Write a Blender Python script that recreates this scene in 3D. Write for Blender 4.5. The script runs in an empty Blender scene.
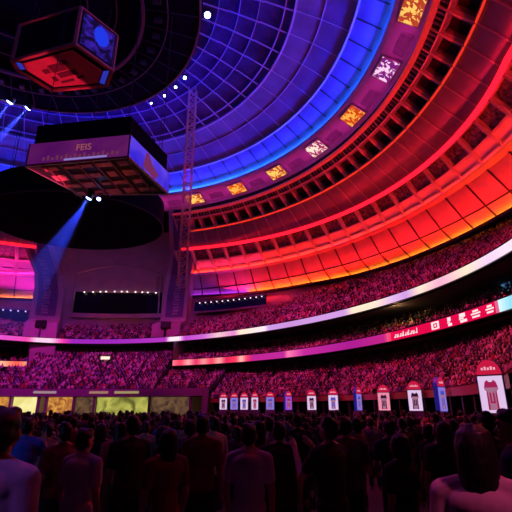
import bpy, bmesh, math, random
import numpy as np
from mathutils import Vector, Matrix
PI = math.pi
random.seed(7); RNG = np.random.default_rng(7)
scene = bpy.context.scene
COL = scene.collection

# ------------------------------------------------------------------ camera, world, exposure, large lights
EYE = 1.7                                   # eye height of the visitor standing on the arena floor
CX, CY = -24.0, 32.0                        # centre of the round hall, metres from the visitor
cam_d = bpy.data.cameras.new('camera'); cam = bpy.data.objects.new('camera', cam_d); COL.objects.link(cam)
cam.location = (0, 0, EYE); cam.rotation_euler = (math.radians(90 + 19.06), 0, 0)
cam_d.sensor_width = 36; cam_d.lens = 440 / 512 * 36; cam_d.clip_start = 0.05; cam_d.clip_end = 400
scene.camera = cam
scene.view_settings.view_transform = 'Standard'; scene.view_settings.look = 'None'
scene.view_settings.gamma = 1; scene.view_settings.use_curve_mapping = False
scene.view_settings.exposure = 0.0
w = bpy.data.worlds.new('world'); scene.world = w; w.use_nodes = True
w.node_tree.nodes['Background'].inputs[0].default_value = (0.30, 0.03, 0.35, 1)
w.node_tree.nodes['Background'].inputs[1].default_value = 0.012

def P(R, th, h):
    """polar position about the hall centre; h is measured from eye height"""
    a = math.radians(th)
    return Vector((CX + R * math.cos(a), CY + R * math.sin(a), h + EYE))

def lamp(name, kind, loc, target, power, color, size=0.6, spot=80, blend=0.6):
    d = bpy.data.lights.new(name, kind); d.energy = power; d.color = color
    if kind == 'SPOT':
        d.spot_size = math.radians(spot); d.spot_blend = blend; d.shadow_soft_size = size
    elif kind == 'AREA':
        d.size = size
    else:
        d.shadow_soft_size = size
    o = bpy.data.objects.new(name, d); COL.objects.link(o); o.location = loc
    if target is not None:
        o.rotation_euler = (Vector(target) - Vector(loc)).to_track_quat('-Z', 'Y').to_euler()
    return o

# house wash on the crowd: magenta spots hung round the rigging ring
for th, tr, thh, pw, c in ((-18, 40, 3, 31000, (1, .02, .13)), (8, 41, 5, 31000, (1, .02, .15)), (32, 42, 6, 31000, (1, .02, .21)),
                           (55, 42, 7, 26000, (1, .025, .32)), (78, 42, 4, 24000, (.88, .02, .42)), (98, 41, 4, 25000, (.78, .02, .56)),
                           (116, 42, 4, 25000, (.78, .02, .60))):
    lamp('house_wash', 'SPOT', P(17, th, 34), P(tr, th, thh), pw, c, 0.5, 52, 0.8)
def flood(R, th, h, R2, h2, power, color, lx, ly=.3, spread=115):
    o = lamp('flood', 'AREA', P(R, th, h), P(R2, th, h2), power, color, lx)
    o.data.shape = 'RECTANGLE'; o.data.size_y = ly; o.data.spread = math.radians(spread)
    return o
# floods on the lowest dome panels, one to a bay
for k in range(29):
    th = -40 + k * 4
    flood(50.3 if th > -30 else 50.3, th, 18.9, 50.2, 22.6, 125, (1, .012, .008) if th < 62 else (1, .012, .12), 3.4)
for k in range(6): flood(52.2, 112 + k * 4, 18.9, 51, 22.6, 130, (1, .02, .55), 3.4)
# floods at the foot of the crown
for k in range(38): flood(36.0, -58 + k * 6, 35.0, 33.4, 37.2, 175, (.02, .03, 1), 3.6)
# blue wash on the crown: spots on the rigging ring pointing out and up
for k in range(16):
    th = -40 + k * 15
    lamp('crown_wash', 'SPOT', P(19.6, th, 36.6), P(24, th, 41.5), 750, (.003, .008, 1), 0.3, 110, 0.9)
# magenta floods added to brighten the drum of screens from below
for k in range(28): flood(37.6, -46 + k * 6, 31.6, 38.1, 33.8, 17, (.9, .03, .45), 4.2, .5, 110)
# floods on the ledge above the plain panels
for k in range(29): flood(47.6, -40 + k * 4, 23.9, 46.6, 26.6, 34, (1, .02, .012) if k < 25 else (1, .02, .08), 3.2)
for k in range(6): flood(47.6, 112 + k * 4, 23.9, 46.6, 26.6, 40, (1, .015, .2), 3.2)
# fill floods added to redden the upper coffers and the plain wall below
for k in range(29):
    th = -40 + k * 4; g = 1.0 if th < 36 else .45
    flood(41.0, th, 29.75, 40.0, 31.6, 20 * g, (1, .012, .015), 2.8, .15); flood(44.2, th, 27.5, 43.0, 29.4, 15 * g, (1, .01, .04), 3.0, .15)
for k in range(9): flood(50.4, 43 + k * 4, 18.8, 49.4, 16.2, 45, (1, .02, .07) if k < 7 else (1, .03, .3), 3.2)
for k in range(5): flood(50.5, 112 + k * 4, 18.6, 49, 16.2, 40, (1, .03, .5), 3.2)
# floor wash over the standing audience
lamp('floor_wash', 'SPOT', P(8, -40, 30), (0, 10, 1), 5000, (.9, .06, .45), 0.5, 70, 0.8)
lamp('shirt_fill', 'SPOT', (-7, -3, 11), (-1.3, 2.4, 1.3), 1300, (.5, .12, .8), 0.4, 10, 0.8)  # added fill from behind, brightens the mauve shirt
lamp('shirt_fill', 'SPOT', (5, -4, 12), (1.15, 2.25, 1.2), 2600, (1, .10, .34), 0.4, 9, 0.8)  # added fill from behind, brightens the pale shirt
# red uplight added to brighten the undersides of the two hanging boxes
lamp('fill_uplight', 'SPOT', (-16, 30, 2), (-19, 34.6, 33), 30000, (1, .05, .2), 0.3, 13, 0.4)
lamp('fill_uplight', 'SPOT', (-14, 30, 2), (-13.3, 32.5, 19), 1500, (1, .12, .12), 0.3, 26, 0.4)

# ------------------------------------------------------------------ materials
def mat(name, col, rough=0.6, metal=0.0, noise=0.0, scale=3.0, emit=None, strength=0.0, bump=0.0, attr=None):
    m = bpy.data.materials.new(name); m.use_nodes = True
    nt = m.node_tree; b = nt.nodes['Principled BSDF']
    b.inputs['Base Color'].default_value = (*col, 1); b.inputs['Roughness'].default_value = rough
    b.inputs['Metallic'].default_value = metal
    if attr:
        a = nt.nodes.new('ShaderNodeAttribute'); a.attribute_name = attr
        nt.links.new(a.outputs['Color'], b.inputs['Base Color'])
    elif noise:
        t = nt.nodes.new('ShaderNodeTexNoise'); t.inputs['Scale'].default_value = scale; t.inputs['Detail'].default_value = 4
        tc = nt.nodes.new('ShaderNodeTexCoord'); nt.links.new(tc.outputs['Object'], t.inputs['Vector'])
        r = nt.nodes.new('ShaderNodeValToRGB')
        r.color_ramp.elements[0].position = 0.3; r.color_ramp.elements[1].position = 0.7
        r.color_ramp.elements[0].color = (*[c * (1 - noise) for c in col], 1)
        r.color_ramp.elements[1].color = (*[min(1, c * (1 + noise)) for c in col], 1)
        nt.links.new(t.outputs['Fac'], r.inputs['Fac']); nt.links.new(r.outputs['Color'], b.inputs['Base Color'])
        if bump:
            bp = nt.nodes.new('ShaderNodeBump'); bp.inputs['Strength'].default_value = bump
            nt.links.new(t.outputs['Fac'], bp.inputs['Height']); nt.links.new(bp.outputs['Normal'], b.inputs['Normal'])
    if emit:
        b.inputs['Emission Color'].default_value = (*emit, 1); b.inputs['Emission Strength'].default_value = strength
    return m

def dull(m, v=.06):
    m.node_tree.nodes['Principled BSDF'].inputs['Specular IOR Level'].default_value = v

def glow(name, col, s):
    m = bpy.data.materials.new(name); m.use_nodes = True; nt = m.node_tree; nt.nodes.clear()
    e = nt.nodes.new('ShaderNodeEmission'); o = nt.nodes.new('ShaderNodeOutputMaterial')
    e.inputs[0].default_value = (*col, 1); e.inputs[1].default_value = s
    nt.links.new(e.outputs[0], o.inputs[0]); return m

def screen_attr(name, s):
    """LED screen: shows the picture held in its colour attribute"""
    m = bpy.data.materials.new(name); m.use_nodes = True; nt = m.node_tree; nt.nodes.clear()
    e = nt.nodes.new('ShaderNodeEmission'); o = nt.nodes.new('ShaderNodeOutputMaterial')
    a = nt.nodes.new('ShaderNodeAttribute'); a.attribute_name = 'Col'
    nt.links.new(a.outputs['Color'], e.inputs[0]); e.inputs[1].default_value = s
    nt.links.new(e.outputs[0], o.inputs[0]); return m

def screen_noise(name, c0, c1, s, scale=2.2, p0=.42, p1=.5):
    """LED screen showing busy illegible artwork"""
    m = bpy.data.materials.new(name); m.use_nodes = True; nt = m.node_tree; nt.nodes.clear()
    e = nt.nodes.new('ShaderNodeEmission'); o = nt.nodes.new('ShaderNodeOutputMaterial')
    t = nt.nodes.new('ShaderNodeTexNoise'); t.inputs['Scale'].default_value = scale; t.inputs['Detail'].default_value = 2; t.inputs['Distortion'].default_value = 1.2
    tc = nt.nodes.new('ShaderNodeTexCoord'); nt.links.new(tc.outputs['Object'], t.inputs['Vector'])
    r = nt.nodes.new('ShaderNodeValToRGB'); r.color_ramp.elements[0].position = p0; r.color_ramp.elements[1].position = p1
    r.color_ramp.elements[0].color = (*c0, 1); r.color_ramp.elements[1].color = (*c1, 1)
    nt.links.new(t.outputs['Fac'], r.inputs['Fac']); nt.links.new(r.outputs['Color'], e.inputs[0])
    e.inputs[1].default_value = s; nt.links.new(e.outputs[0], o.inputs[0]); return m

M = {}
M['panel'] = mat('ceiling_panel', (.62, .56, .54), .55, 0, .12, .6)
M['panel_unlit'] = mat('ceiling_panel_unlit', (.30, .26, .27), .6, 0, .15, .7)  # darker copy of the panel colour, for bands the strips leave unlit
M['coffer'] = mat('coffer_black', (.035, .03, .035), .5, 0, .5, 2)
M['grit'] = mat('coffer_truss_texture', (.16, .13, .13), .6, 0, .95, 2.6)
M['rib'] = mat('rib_paint', (.55, .5, .5), .5)
M['rib_dark'] = mat('rib_dark', (.05, .04, .045), .6)
M['crown'] = mat('crown_panel', (.15, .20, .44), .55, 0, .2, .4)  # blue of the crown light is mixed into the panel colour
M['crown_dark'] = mat('crown_dark_panel', (.06, .07, .17), .55, 0, .4, .5)  # same blue light mixed into the dark panels
M['bar'] = mat('crown_bar', (.36, .40, .66), .5)  # bars tinted with the blue light as well
M['drum'] = mat('drum_paint', (.60, .50, .60), .5, 0, .08, 1)
M['drum_panel'] = mat('drum_panel', (.28, .22, .3), .4, 0, .2, 2)
M['wall'] = mat('wall_paint', (.30, .22, .22), .7, 0, .15, .5)
M['wall_pale'] = mat('wall_pale', (.46, .38, .40), .7, 0, .1, .6)
M['banner'] = mat('banner_cloth', (.16, .12, .26), .8, 0, .1, 2)
M['letters'] = mat('banner_letters', (.52, .46, .56), .6)
M['concrete'] = mat('stand_concrete', (.10, .09, .10), .8, 0, .3, 2)
M['dark'] = mat('dark_void', (.012, .011, .014), .8)
M['black'] = mat('black_cloth', (.005, .005, .018), .9, 0, .3, 1.2)  # faint blue in the black stands in for the crown's bounce
M['black_metal'] = mat('black_metal', (.03, .03, .034), .45, .3)
M['rig_line'] = mat('rig_trim', (.2, .11, .12), .5)
M['floor'] = mat('floor_dark', (.05, .045, .05), .5, 0, .3, 1.5)
M['glass'] = mat('suite_glass', (.012, .012, .03), .12)
M['lit_red_paint'] = mat('red_lit_rail', (.34, .03, .05), .5)  # red light falling on the rail is put into its paint
M['purple_paint'] = mat('fascia_purple', (.26, .15, .27), .5)
M['truss'] = mat('truss_metal', (.62, .5, .52), .4, .3)
M['steel'] = mat('steel_trim', (.45, .38, .38), .35, .5)
M['led_orange'] = glow('led_orange', (1, .17, .01), 20)
M['led_red'] = glow('led_red', (1, .03, .02), 22)
M['led_tube'] = glow('led_red_tube', (1, .007, .022), 2.6)
M['led_thin'] = glow('led_thin', (1, .035, .02), .9)
M['edge_glow'] = glow('edge_glow', (1, .03, .015), .6)  # glow in place of red light on the coffer edge
M['led_mag'] = glow('led_magenta', (1, .02, .4), 16)
M['led_blue'] = glow('led_blue', (.03, .2, 1), 26)
M['led_violet'] = glow('led_violet', (.5, .03, 1), 9)

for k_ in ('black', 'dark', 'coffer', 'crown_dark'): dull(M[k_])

# ------------------------------------------------------------------ mesh helpers
class MB:
    def __init__(s): s.v = []; s.f = []; s.m = []
    def add(s, vs, fs, mi=0):
        o = len(s.v); s.v += [tuple(v) for v in vs]; s.f += [tuple(i + o for i in f) for f in fs]; s.m += [mi] * len(fs)
    def box(s, c, size, mx=None, mi=0):
        c = Vector(c); h = Vector(size) / 2; vs = []
        for x in (-1, 1):
            for y in (-1, 1):
                for z in (-1, 1):
                    d = Vector((x * h.x, y * h.y, z * h.z))
                    vs.append(c + (mx @ d if mx else d))
        s.add(vs, [(0, 1, 3, 2), (4, 6, 7, 5), (0, 4, 5, 1), (2, 3, 7, 6), (0, 2, 6, 4), (1, 5, 7, 3)], mi)
    def bar(s, a, b, w, t, up=Vector((0, 0, 1)), mi=0):
        """square-section bar from a to b: w across, t along up"""
        a = Vector(a); b = Vector(b); d = (b - a).normalized(); x = d.cross(up)
        if x.length < 1e-4: x = d.cross(Vector((1, 0, 0)))
        x.normalize(); u = x.cross(d).normalized()
        vs = [p + x * (sx * w / 2) + u * (su * t / 2) for p in (a, b) for sx, su in ((-1, -1), (1, -1), (1, 1), (-1, 1))]
        s.add(vs, [(3, 2, 1, 0), (4, 5, 6, 7), (0, 1, 5, 4), (1, 2, 6, 5), (2, 3, 7, 6), (3, 0, 4, 7)], mi)
    def tube(s, pts, r, n=8, mi=0, cap=True):
        pts = [Vector(p) for p in pts]; rs = r if isinstance(r, (list, tuple)) else [r] * len(pts)
        vs = []; fs = []
        for i, p in enumerate(pts):
            d = (pts[min(i + 1, len(pts) - 1)] - pts[max(i - 1, 0)]).normalized()
            x = d.cross(Vector((0, 0, 1)))
            if x.length < 1e-3: x = Vector((1, 0, 0))
            x.normalize(); y = d.cross(x)
            for k in range(n):
                a = 2 * PI * k / n; vs.append(p + x * (rs[i] * math.cos(a)) + y * (rs[i] * math.sin(a)))
        for i in range(len(pts) - 1):
            for k in range(n):
                a = i * n + k; b = i * n + (k + 1) % n; fs.append((a, b, b + n, a + n))
        if cap: fs += [tuple(range(n - 1, -1, -1)), tuple(range((len(pts) - 1) * n, len(pts) * n))]
        s.add(vs, fs, mi)
    def prism(s, poly, z0, z1, mi=0, mtop=None):
        n = len(poly); vs = [(x, y, z0) for x, y in poly] + [(x, y, z1) for x, y in poly]
        s.add(vs, [(i, (i + 1) % n, n + (i + 1) % n, n + i) for i in range(n)], mi)
        s.add(vs, [tuple(range(n - 1, -1, -1)), tuple(range(n, 2 * n))], mi if mtop is None else mtop)
    def ell(s, c, r, nu=12, nv=8, mi=0):
        vs = [(c[0], c[1], c[2] - r[2])]; fs = []
        for j in range(1, nv):
            ph = -PI / 2 + PI * j / nv
            for i in range(nu):
                a = 2 * PI * i / nu
                vs.append((c[0] + r[0] * math.cos(ph) * math.cos(a), c[1] + r[1] * math.cos(ph) * math.sin(a), c[2] + r[2] * math.sin(ph)))
        vs.append((c[0], c[1], c[2] + r[2])); L = len(vs) - 1
        for i in range(nu):
            j = (i + 1) % nu
            fs.append((0, 1 + j, 1 + i)); fs.append((L, L - nu + i, L - nu + j))
            for k in range(nv - 2):
                a = 1 + k * nu; fs.append((a + i, a + j, a + nu + j, a + nu + i))
        s.add(vs, fs, mi)
    def build(s, name, mats, parent=None, loc=None, smooth=False):
        me = bpy.data.meshes.new(name)
        vs = s.v
        if loc is not None: vs = [(v[0] - loc[0], v[1] - loc[1], v[2] - loc[2]) for v in s.v]
        me.from_pydata(vs, [], s.f)
        for m in (mats if isinstance(mats, (list, tuple)) else [mats]): me.materials.append(m)
        me.polygons.foreach_set('material_index', s.m)
        if smooth: me.polygons.foreach_set('use_smooth', [True] * len(s.f))
        me.update()
        o = bpy.data.objects.new(name, me); COL.objects.link(o)
        if parent: o.parent = parent
        elif loc is not None: o.location = loc
        return o

def tag(o, label=None, cat=None, group=None, kind=None):
    if label: o['label'] = label
    if cat: o['category'] = cat
    if group: o['group'] = group
    if kind: o['kind'] = kind
    return o
def struct(o, label, cat): return tag(o, label, cat, None, 'structure')
def empty(name, loc, rz=0, **k):
    o = bpy.data.objects.new(name, None); COL.objects.link(o); o.location = loc; o.rotation_euler = (0, 0, rz)
    o.empty_display_size = .3
    return tag(o, **k)

# measured plan radii of the hall's rings (R by angle about the centre), h above the eye
def poly(pts, d):
    t = np.array([p[0] for p in pts], float); r = np.array([p[1] for p in pts], float)
    c = np.polyfit(t, r, d); lo, hi = t.min(), t.max()
    return lambda th: float(np.polyval(c, min(max(th, lo), hi)))
def lin(pts):
    t = [p[0] for p in pts]; r = [p[1] for p in pts]
    return lambda th: float(np.interp(th, t, r))
RIB1 = poly([(114, 42.9), (104, 43.9), (94, 44.8), (78, 43.2), (68, 41.2), (54, 40.3), (31, 40.1), (18, 40.6), (6, 41.2), (-4, 42.1)], 5)
RIB2 = poly([(113, 45.0), (107, 43.9), (75, 41.4), (53, 40.0), (35, 39.5), (16, 39.6), (5, 40.5), (-4, 41.5)], 3)
H1, H2 = 10.8, 6.8
ORANGE = lin([(-10, 52.5), (12, 52.5), (22, 52.8), (31, 53.1), (41, 53.1), (51, 52), (64, 51.6), (75, 50.4), (95, 51.8), (110, 54.6), (116, 56)])
K = lambda r: (lambda th: r)
RED2R = poly([(58, 50.4), (42, 50.6), (22, 50.6), (11, 51.4)], 1)
RED2 = lambda th: RED2R(th) if th < 90 else ORANGE(th) - 1.7
LEDGE = lambda th: 48.9 if th < 90 else ORANGE(th) - 3.6
REDL = poly([(73, 44.2), (59, 44.8), (45, 45.5), (34, 46.2), (22, 46.3), (10, 45.7), (-4, 45.0)], 3)
THIN, COFT, DRUM0, DRUM1 = K(42.2), K(39.4), K(39.4), K(36.6)
HO, HO2, HL, HR, HT, HC, HD0, HD1 = 19.8, 21.2, 23.6, 27.0, 29.6, 31.8, 33.0, 34.5

def sweep(mb, prof, th0, th1, n, mi=0, mis=None):
    """loft a profile [(R(th), h(th))...] round the hall centre"""
    vs = []; k = len(prof)
    for i in range(n + 1):
        th = th0 + (th1 - th0) * i / n
        for R, h in prof:
            vs.append(P(R(th) if callable(R) else R, th, h(th) if callable(h) else h))
    fs = [(i * k + j, i * k + j + 1, (i + 1) * k + j + 1, (i + 1) * k + j) for i in range(n) for j in range(k - 1)]
    if mis is None: mb.add(vs, fs, mi)
    else:
        o = len(mb.v); mb.v += [tuple(v) for v in vs]
        mb.f += [tuple(a + o for a in f) for f in fs]; mb.m += [mis[j] for i in range(n) for j in range(k - 1)]
def ringbox(mb, R, h, w, t, th0, th1, n, mi=0):
    """closed square-section ring rail; R may depend on the angle"""
    f = R if callable(R) else (lambda th: R)
    sweep(mb, [(lambda th, a=a: f(th) + a, h + b) for a, b in ((-w / 2, -t / 2), (w / 2, -t / 2), (w / 2, t / 2), (-w / 2, t / 2), (-w / 2, -t / 2))], th0, th1, n, mi)

# ------------------------------------------------------------------ floor
mb = MB(); mb.prism([(-110, -25), (70, -25), (70, 110), (-110, 110)], -0.3, 0)
struct(mb.build('floor', M['floor']), 'dark arena floor under the standing audience', 'floor')

# ------------------------------------------------------------------ dome: lit red wall of coffers
SECT = ((-42.0, 76.0, 4.0), (110.0, 150.0, 4.0))       # right-hand sweep, and the piece left of the left pillar
def cells(mb, A, B, th0, th1, step, m_face, m_in, inset, depth):
    """one row of ceiling panels between rings A and B, each with a recessed middle"""
    n = int(round((th1 - th0) / step))
    for i in range(n):
        a, b = th0 + i * step, th0 + (i + 1) * step
        q = [P(A[0](a), a, A[1]), P(A[0](b), b, A[1]), P(B[0](b), b, B[1]), P(B[0](a), a, B[1])]
        if not inset:
            mb.add(q, [(0, 1, 2, 3)], m_face); continue
        c = sum(q, Vector()) / 4; nrm = (q[1] - q[0]).cross(q[3] - q[0]).normalized()
        if nrm.dot(Vector((CX, CY, 6)) - c) > 0: nrm = -nrm     # outward, away from the hall
        l, r, bo, to = inset
        def at(u, v): return q[0].lerp(q[1], u).lerp(q[3].lerp(q[2], u), v)
        f = [at(l, bo), at(1 - r, bo), at(1 - r, 1 - to), at(l, 1 - to)]; g = [p + nrm * depth for p in f]
        mb.add(q + f + g, [(0, 1, 5, 4), (1, 2, 6, 5), (2, 3, 7, 6), (3, 0, 4, 7), (4, 5, 9, 8), (5, 6, 10, 9), (6, 7, 11, 10), (7, 4, 8, 11)], m_face)
        mb.add(g, [(0, 1, 2, 3)], m_in)
mid = lambda A, B, t: ((lambda th: A[0](th) * (1 - t) + B[0](th) * t), A[1] * (1 - t) + B[1] * t)
rO, rO2, rL, rR, rT, rC = (ORANGE, HO), (RED2, HO2), (LEDGE, HL), (REDL, HR), (THIN, HT), (COFT, HC)
rD0 = (DRUM0, HD0)
mb = MB()
for t0, t1, st in SECT:
    cells(mb, rO, rO2, t0, t1, st, 0, 0, None, 0)
    cells(mb, rO2, rL, t0, t1, st, 0, 0, None, 0)
    m2 = mid(rL, rR, .5)
    cells(mb, rL, mid(rL, rR, .2), t0, t1, st, 0, 0, (.06, .06, .1, .1), .10)
    cells(mb, mid(rL, rR, .2), m2, t0, t1, st, 0, 0, (.08, .08, .1, .12), .14)
    cells(mb, m2, rR, t0, t1, st, 0, 2, (.09, .09, .08, .1), .35)
    s3 = (t1 - t0) / round((t1 - t0) / 3.3)
    cells(mb, rR, rT, t0, t1, s3, 1, 1, (.05, .05, .06, .06), .08)
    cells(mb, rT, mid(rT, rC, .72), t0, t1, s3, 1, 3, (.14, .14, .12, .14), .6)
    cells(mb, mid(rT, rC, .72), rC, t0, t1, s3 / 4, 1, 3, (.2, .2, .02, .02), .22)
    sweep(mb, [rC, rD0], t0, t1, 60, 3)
struct(mb.build('ceiling', [M['panel'], M['panel_unlit'], M['grit'], M['coffer']]), 'red lit coffered lower wall of the dome', 'ceiling')

# outer roof skin behind the coffers
mb = MB(); sweep(mb, [(60, 14), (60, 24), (54, 31), (44, 37), (30, 43.5), (12, 45.5), (.1, 46)], -60, 160, 60)
struct(mb.build('ceiling_roof', M['dark']), 'dark outer roof skin of the dome', 'ceiling')

# ribs of the dome wall
mb = MB()
for t0, t1, st in SECT:
    for i in range(int(round((t1 - t0) / st)) + 1):
        th = t0 + i * st
        for A, B, wd, tk, mi in ((rO, rO2, .16, .22, 1), (rO2, rL, .16, .22, 1), (rL, rR, .26, .4, 0)):
            a, b = P(A[0](th), th, A[1]), P(B[0](th), th, B[1])
            up = (Vector((CX, CY, 10)) - a).normalized(); mb.bar(a, b, wd, tk, up, mi)
    n3 = round((t1 - t0) / 3.3)
    for i in range(n3 + 1):
        th = t0 + i * (t1 - t0) / n3
        for A, B, wd, tk, mi in ((rR, rT, .10, .16, 0), (rT, rC, .12, .34, 0)):
            a, b = P(A[0](th), th, A[1]), P(B[0](th), th, B[1])
            up = (Vector((CX, CY, 10)) - a).normalized(); mb.bar(a, b, wd, tk, up, mi)
    for (R, h), wd, tk, mi in ((rO2, .14, .14, 1), (rL, .7, .12, 0), (rC, .5, .35, 0), (mid(rT, rC, .72), .12, .12, 0)):
        ringbox(mb, lambda th, R=R, wd=wd: R(th) - wd * .45, h, wd, tk, t0, t1, 70, mi)
    ringbox(mb, lambda th: LEDGE(th) - .55, HL - .02, 1.1, .1, t0, t1, 70, 0)
    ringbox(mb, lambda th: ORANGE(th) - .3, HO - .2, .8, .14, t0, t1, 70, 1); ringbox(mb, lambda th: ORANGE(th) - .72, HO - .02, .08, .3, t0, t1, 70, 1)
struct(mb.build('trim_1', [M['rib'], M['rib_dark']]), 'meridian ribs and ledges of the red dome wall', 'trim')

# LED lines that light the dome wall
def led(name, R, h, wd, tk, t0, t1, m, label):
    mb = MB(); ringbox(mb, R, h, wd, tk, t0, t1, max(6, int(t1 - t0) // 2))
    tag(mb.build(name, m), label, 'light strip')
led('led_strip', lambda th: ORANGE(th) - .45, HO - .04, .16, .16, -42, 64.0, M['led_orange'], 'orange strip light along the lowest edge of the red dome')
led('led_strip', lambda th: ORANGE(th) - .45, HO - .04, .16, .16, 64.0, 76, M['led_violet'], 'violet strip light on the dome edge beside the right pillar')
led('led_strip', lambda th: ORANGE(th) - .45, HO - .04, .16, .16, 110, 150, M['led_orange'], 'orange strip light under the dome left of the left pillar')
led('led_strip', lambda th: LEDGE(th) - .42, HL + .12, .14, .14, -42, 76, M['led_red'], 'red strip light on the ledge above the plain dome panels')
led('led_strip', lambda th: LEDGE(th) - .42, HL + .12, .14, .14, 110, 150, M['led_mag'], 'magenta strip light on the ledge left of the left pillar')
for t0, t1, s_ in ((-42, 76, 'sweeping round the middle of the red dome'), (110, 150, 'across the dome piece left of the left pillar')):
    led('light_tube', lambda th: REDL(th) - .25, HR, .36, .4, t0, t1, M['led_tube'], 'thick red light tube ' + s_)
    led('light_tube', lambda th: THIN(th) - .12, HT, .13, .2, t0, t1, M['led_thin'], 'thin orange red light line ' + s_)
led('led_strip', lambda th: COFT(th) - .5, HC - .1, .08, .1, -42, 76, M['edge_glow'], 'thin trim edge below the drum of screens, glowing red as if lit')  # trim edge, no lamp: its glow stands in for red light

# ------------------------------------------------------------------ drum of screens between red wall and blue crown
mb = MB()
sweep(mb, [(40.2, HD0), (39.4, HD0 - .1), (39.3, HD0 + .35), (36.9, HD1 - .3), (36.6, HD1 - .05), (36.6, HD1 + .25), (38.2, HD1 + .3)], -60, 160, 150, 0)
for k in range(-4, 13):                      # blank panels between the screens
    th = -3 + 12 * k + 6
    for i in range(1):
        a0, a1 = th - 2.0, th + 2.0
        q = [P(38.95, a0, 33.42), P(38.95, a1, 33.42), P(37.25, a1, 34.17), P(37.25, a0, 34.17)]
        nr = Vector((CX, CY, 20)) - q[0]; nr.normalize()
        mb.add([p + nr * .05 for p in q], [(0, 1, 2, 3)], 1)
        for a, b in ((0, 1), (1, 2), (2, 3), (3, 0)): mb.bar(q[a], q[b], .1, .16, nr, 0)
struct(mb.build('trim_2', [M['drum'], M['drum_panel']]), 'purple ring beam carrying the row of display screens', 'trim')
led('led_strip', lambda th: 37.3, HD1 + .45, .2, .2, -60, 160, M['led_blue'], 'blue strip light round the foot of the dome crown')

YEL = screen_noise('screen_yellow', (.45, .05, .02), (1, .55, .12), 1.15, 1.5, .47, .53)
ORA = screen_noise('screen_orange', (.6, .05, .01), (1, .42, .06), 1.1, 1.5, .47, .53)
WHI = screen_noise('screen_white', (.35, .02, .12), (1, .72, .62), 1.15, 1.5, .47, .53)
PNK = screen_noise('screen_pink', (.2, .01, .2), (1, .6, .85), 1.1, 1.5, .47, .53)
SCR = [(-15, YEL, 'yellow'), (-3, YEL, 'yellow'), (8, PNK, 'white'), (20, ORA, 'orange'), (32, WHI, 'white'), (44.5, YEL, 'yellow'), (56.6, ORA, 'orange'), (69, YEL, 'yellow')]
SLAB = ['yellow screen on the dome drum, out past the topmost one', 'topmost yellow screen on the purple drum, at the top edge of the photo', 'white and violet screen on the drum, second from the top',
        'orange screen on the drum between two white ones', 'white screen on the drum with dark strokes, halfway along the row', 'yellow screen on the drum, third from the right pillar',
        'orange screen on the drum, second from the right pillar', 'yellow screen on the drum nearest the right pillar']
for (th, m, c), lb in zip(SCR, SLAB):
    q = [P(39.05, th - 2.25, 33.37), P(39.05, th + 2.25, 33.37), P(37.2, th + 2.25, 34.2), P(37.2, th - 2.25, 34.2)]
    cen = sum(q, Vector()) / 4; nr = (q[1] - q[0]).cross(q[3] - q[0]).normalized()
    if nr.dot(Vector((CX, CY, 0)) - cen) < 0: nr = -nr
    e = empty('display_screen', cen, label=lb, cat='screen', group='screens round the dome drum')
    b = MB(); b.add([p + nr * .26 - cen for p in q], [(0, 1, 2, 3)]); b.build('screen_panel', m, e)
    b = MB()
    for i, j in ((0, 1), (1, 2), (2, 3), (3, 0)): b.bar(q[i] + nr * .16 - cen, q[j] + nr * .16 - cen, .14, .3, nr)
    b.build('frame', M['steel'], e)

# ------------------------------------------------------------------ blue crown
crown = [(38.2, HD1 + .28), (36.9, 35.35), (33.9, 37.0), (31, 38.3), (28.2, 39.2), (25, 40.1), (21.5, 40.9), (17, 41.6), (10, 42.3), (.2, 42.6)]
def crown_h(R): return float(np.interp(-R, [-c[0] for c in crown], [c[1] for c in crown]))
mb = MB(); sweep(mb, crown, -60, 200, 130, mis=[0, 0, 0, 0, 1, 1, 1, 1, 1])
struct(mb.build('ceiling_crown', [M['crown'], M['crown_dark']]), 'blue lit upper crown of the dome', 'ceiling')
mb = MB()
for i in range(58):
    th = -60 + i * 4.5                           # dark seams of the lowest band
    for a, b in ((36.5, 33.9), ):
        p, q = P(a, th, crown_h(a) - .08), P(b, th, crown_h(b) - .08); mb.bar(p, q, .1, .14, Vector((0, 0, 1)), 1)
for i in range(44):
    th = -60 + i * 6
    rr = [33.9, 31, 28.2] ; 
    for a, b in zip(rr[:-1], rr[1:]): mb.bar(P(a, th, crown_h(a) - .1), P(b, th, crown_h(b) - .1), .05, .1, Vector((0, 0, 1)), 0)
    rr = [28.2, 25, 21.5, 17, 12]
    for a, b in zip(rr[:-1], rr[1:]): mb.bar(P(a, th, crown_h(a) - .2), P(b, th, crown_h(b) - .12), .09, .16, Vector((0, 0, 1)), 0)
for R, wd, tk in ((33.9, .22, .25), (31, .08, .12), (28.2, .2, .3), (27.2, .12, .2), (24.6, .08, .16), (22.6, .08, .16), (20.4, .08, .16)):
    ringbox(mb, R, crown_h(R) - tk / 2, wd, tk, -60, 200, 130, 0)
struct(mb.build('trim_3', [M['bar'], M['rib_dark']]), 'pale grid of bars and rings under the blue crown', 'trim')

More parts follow.
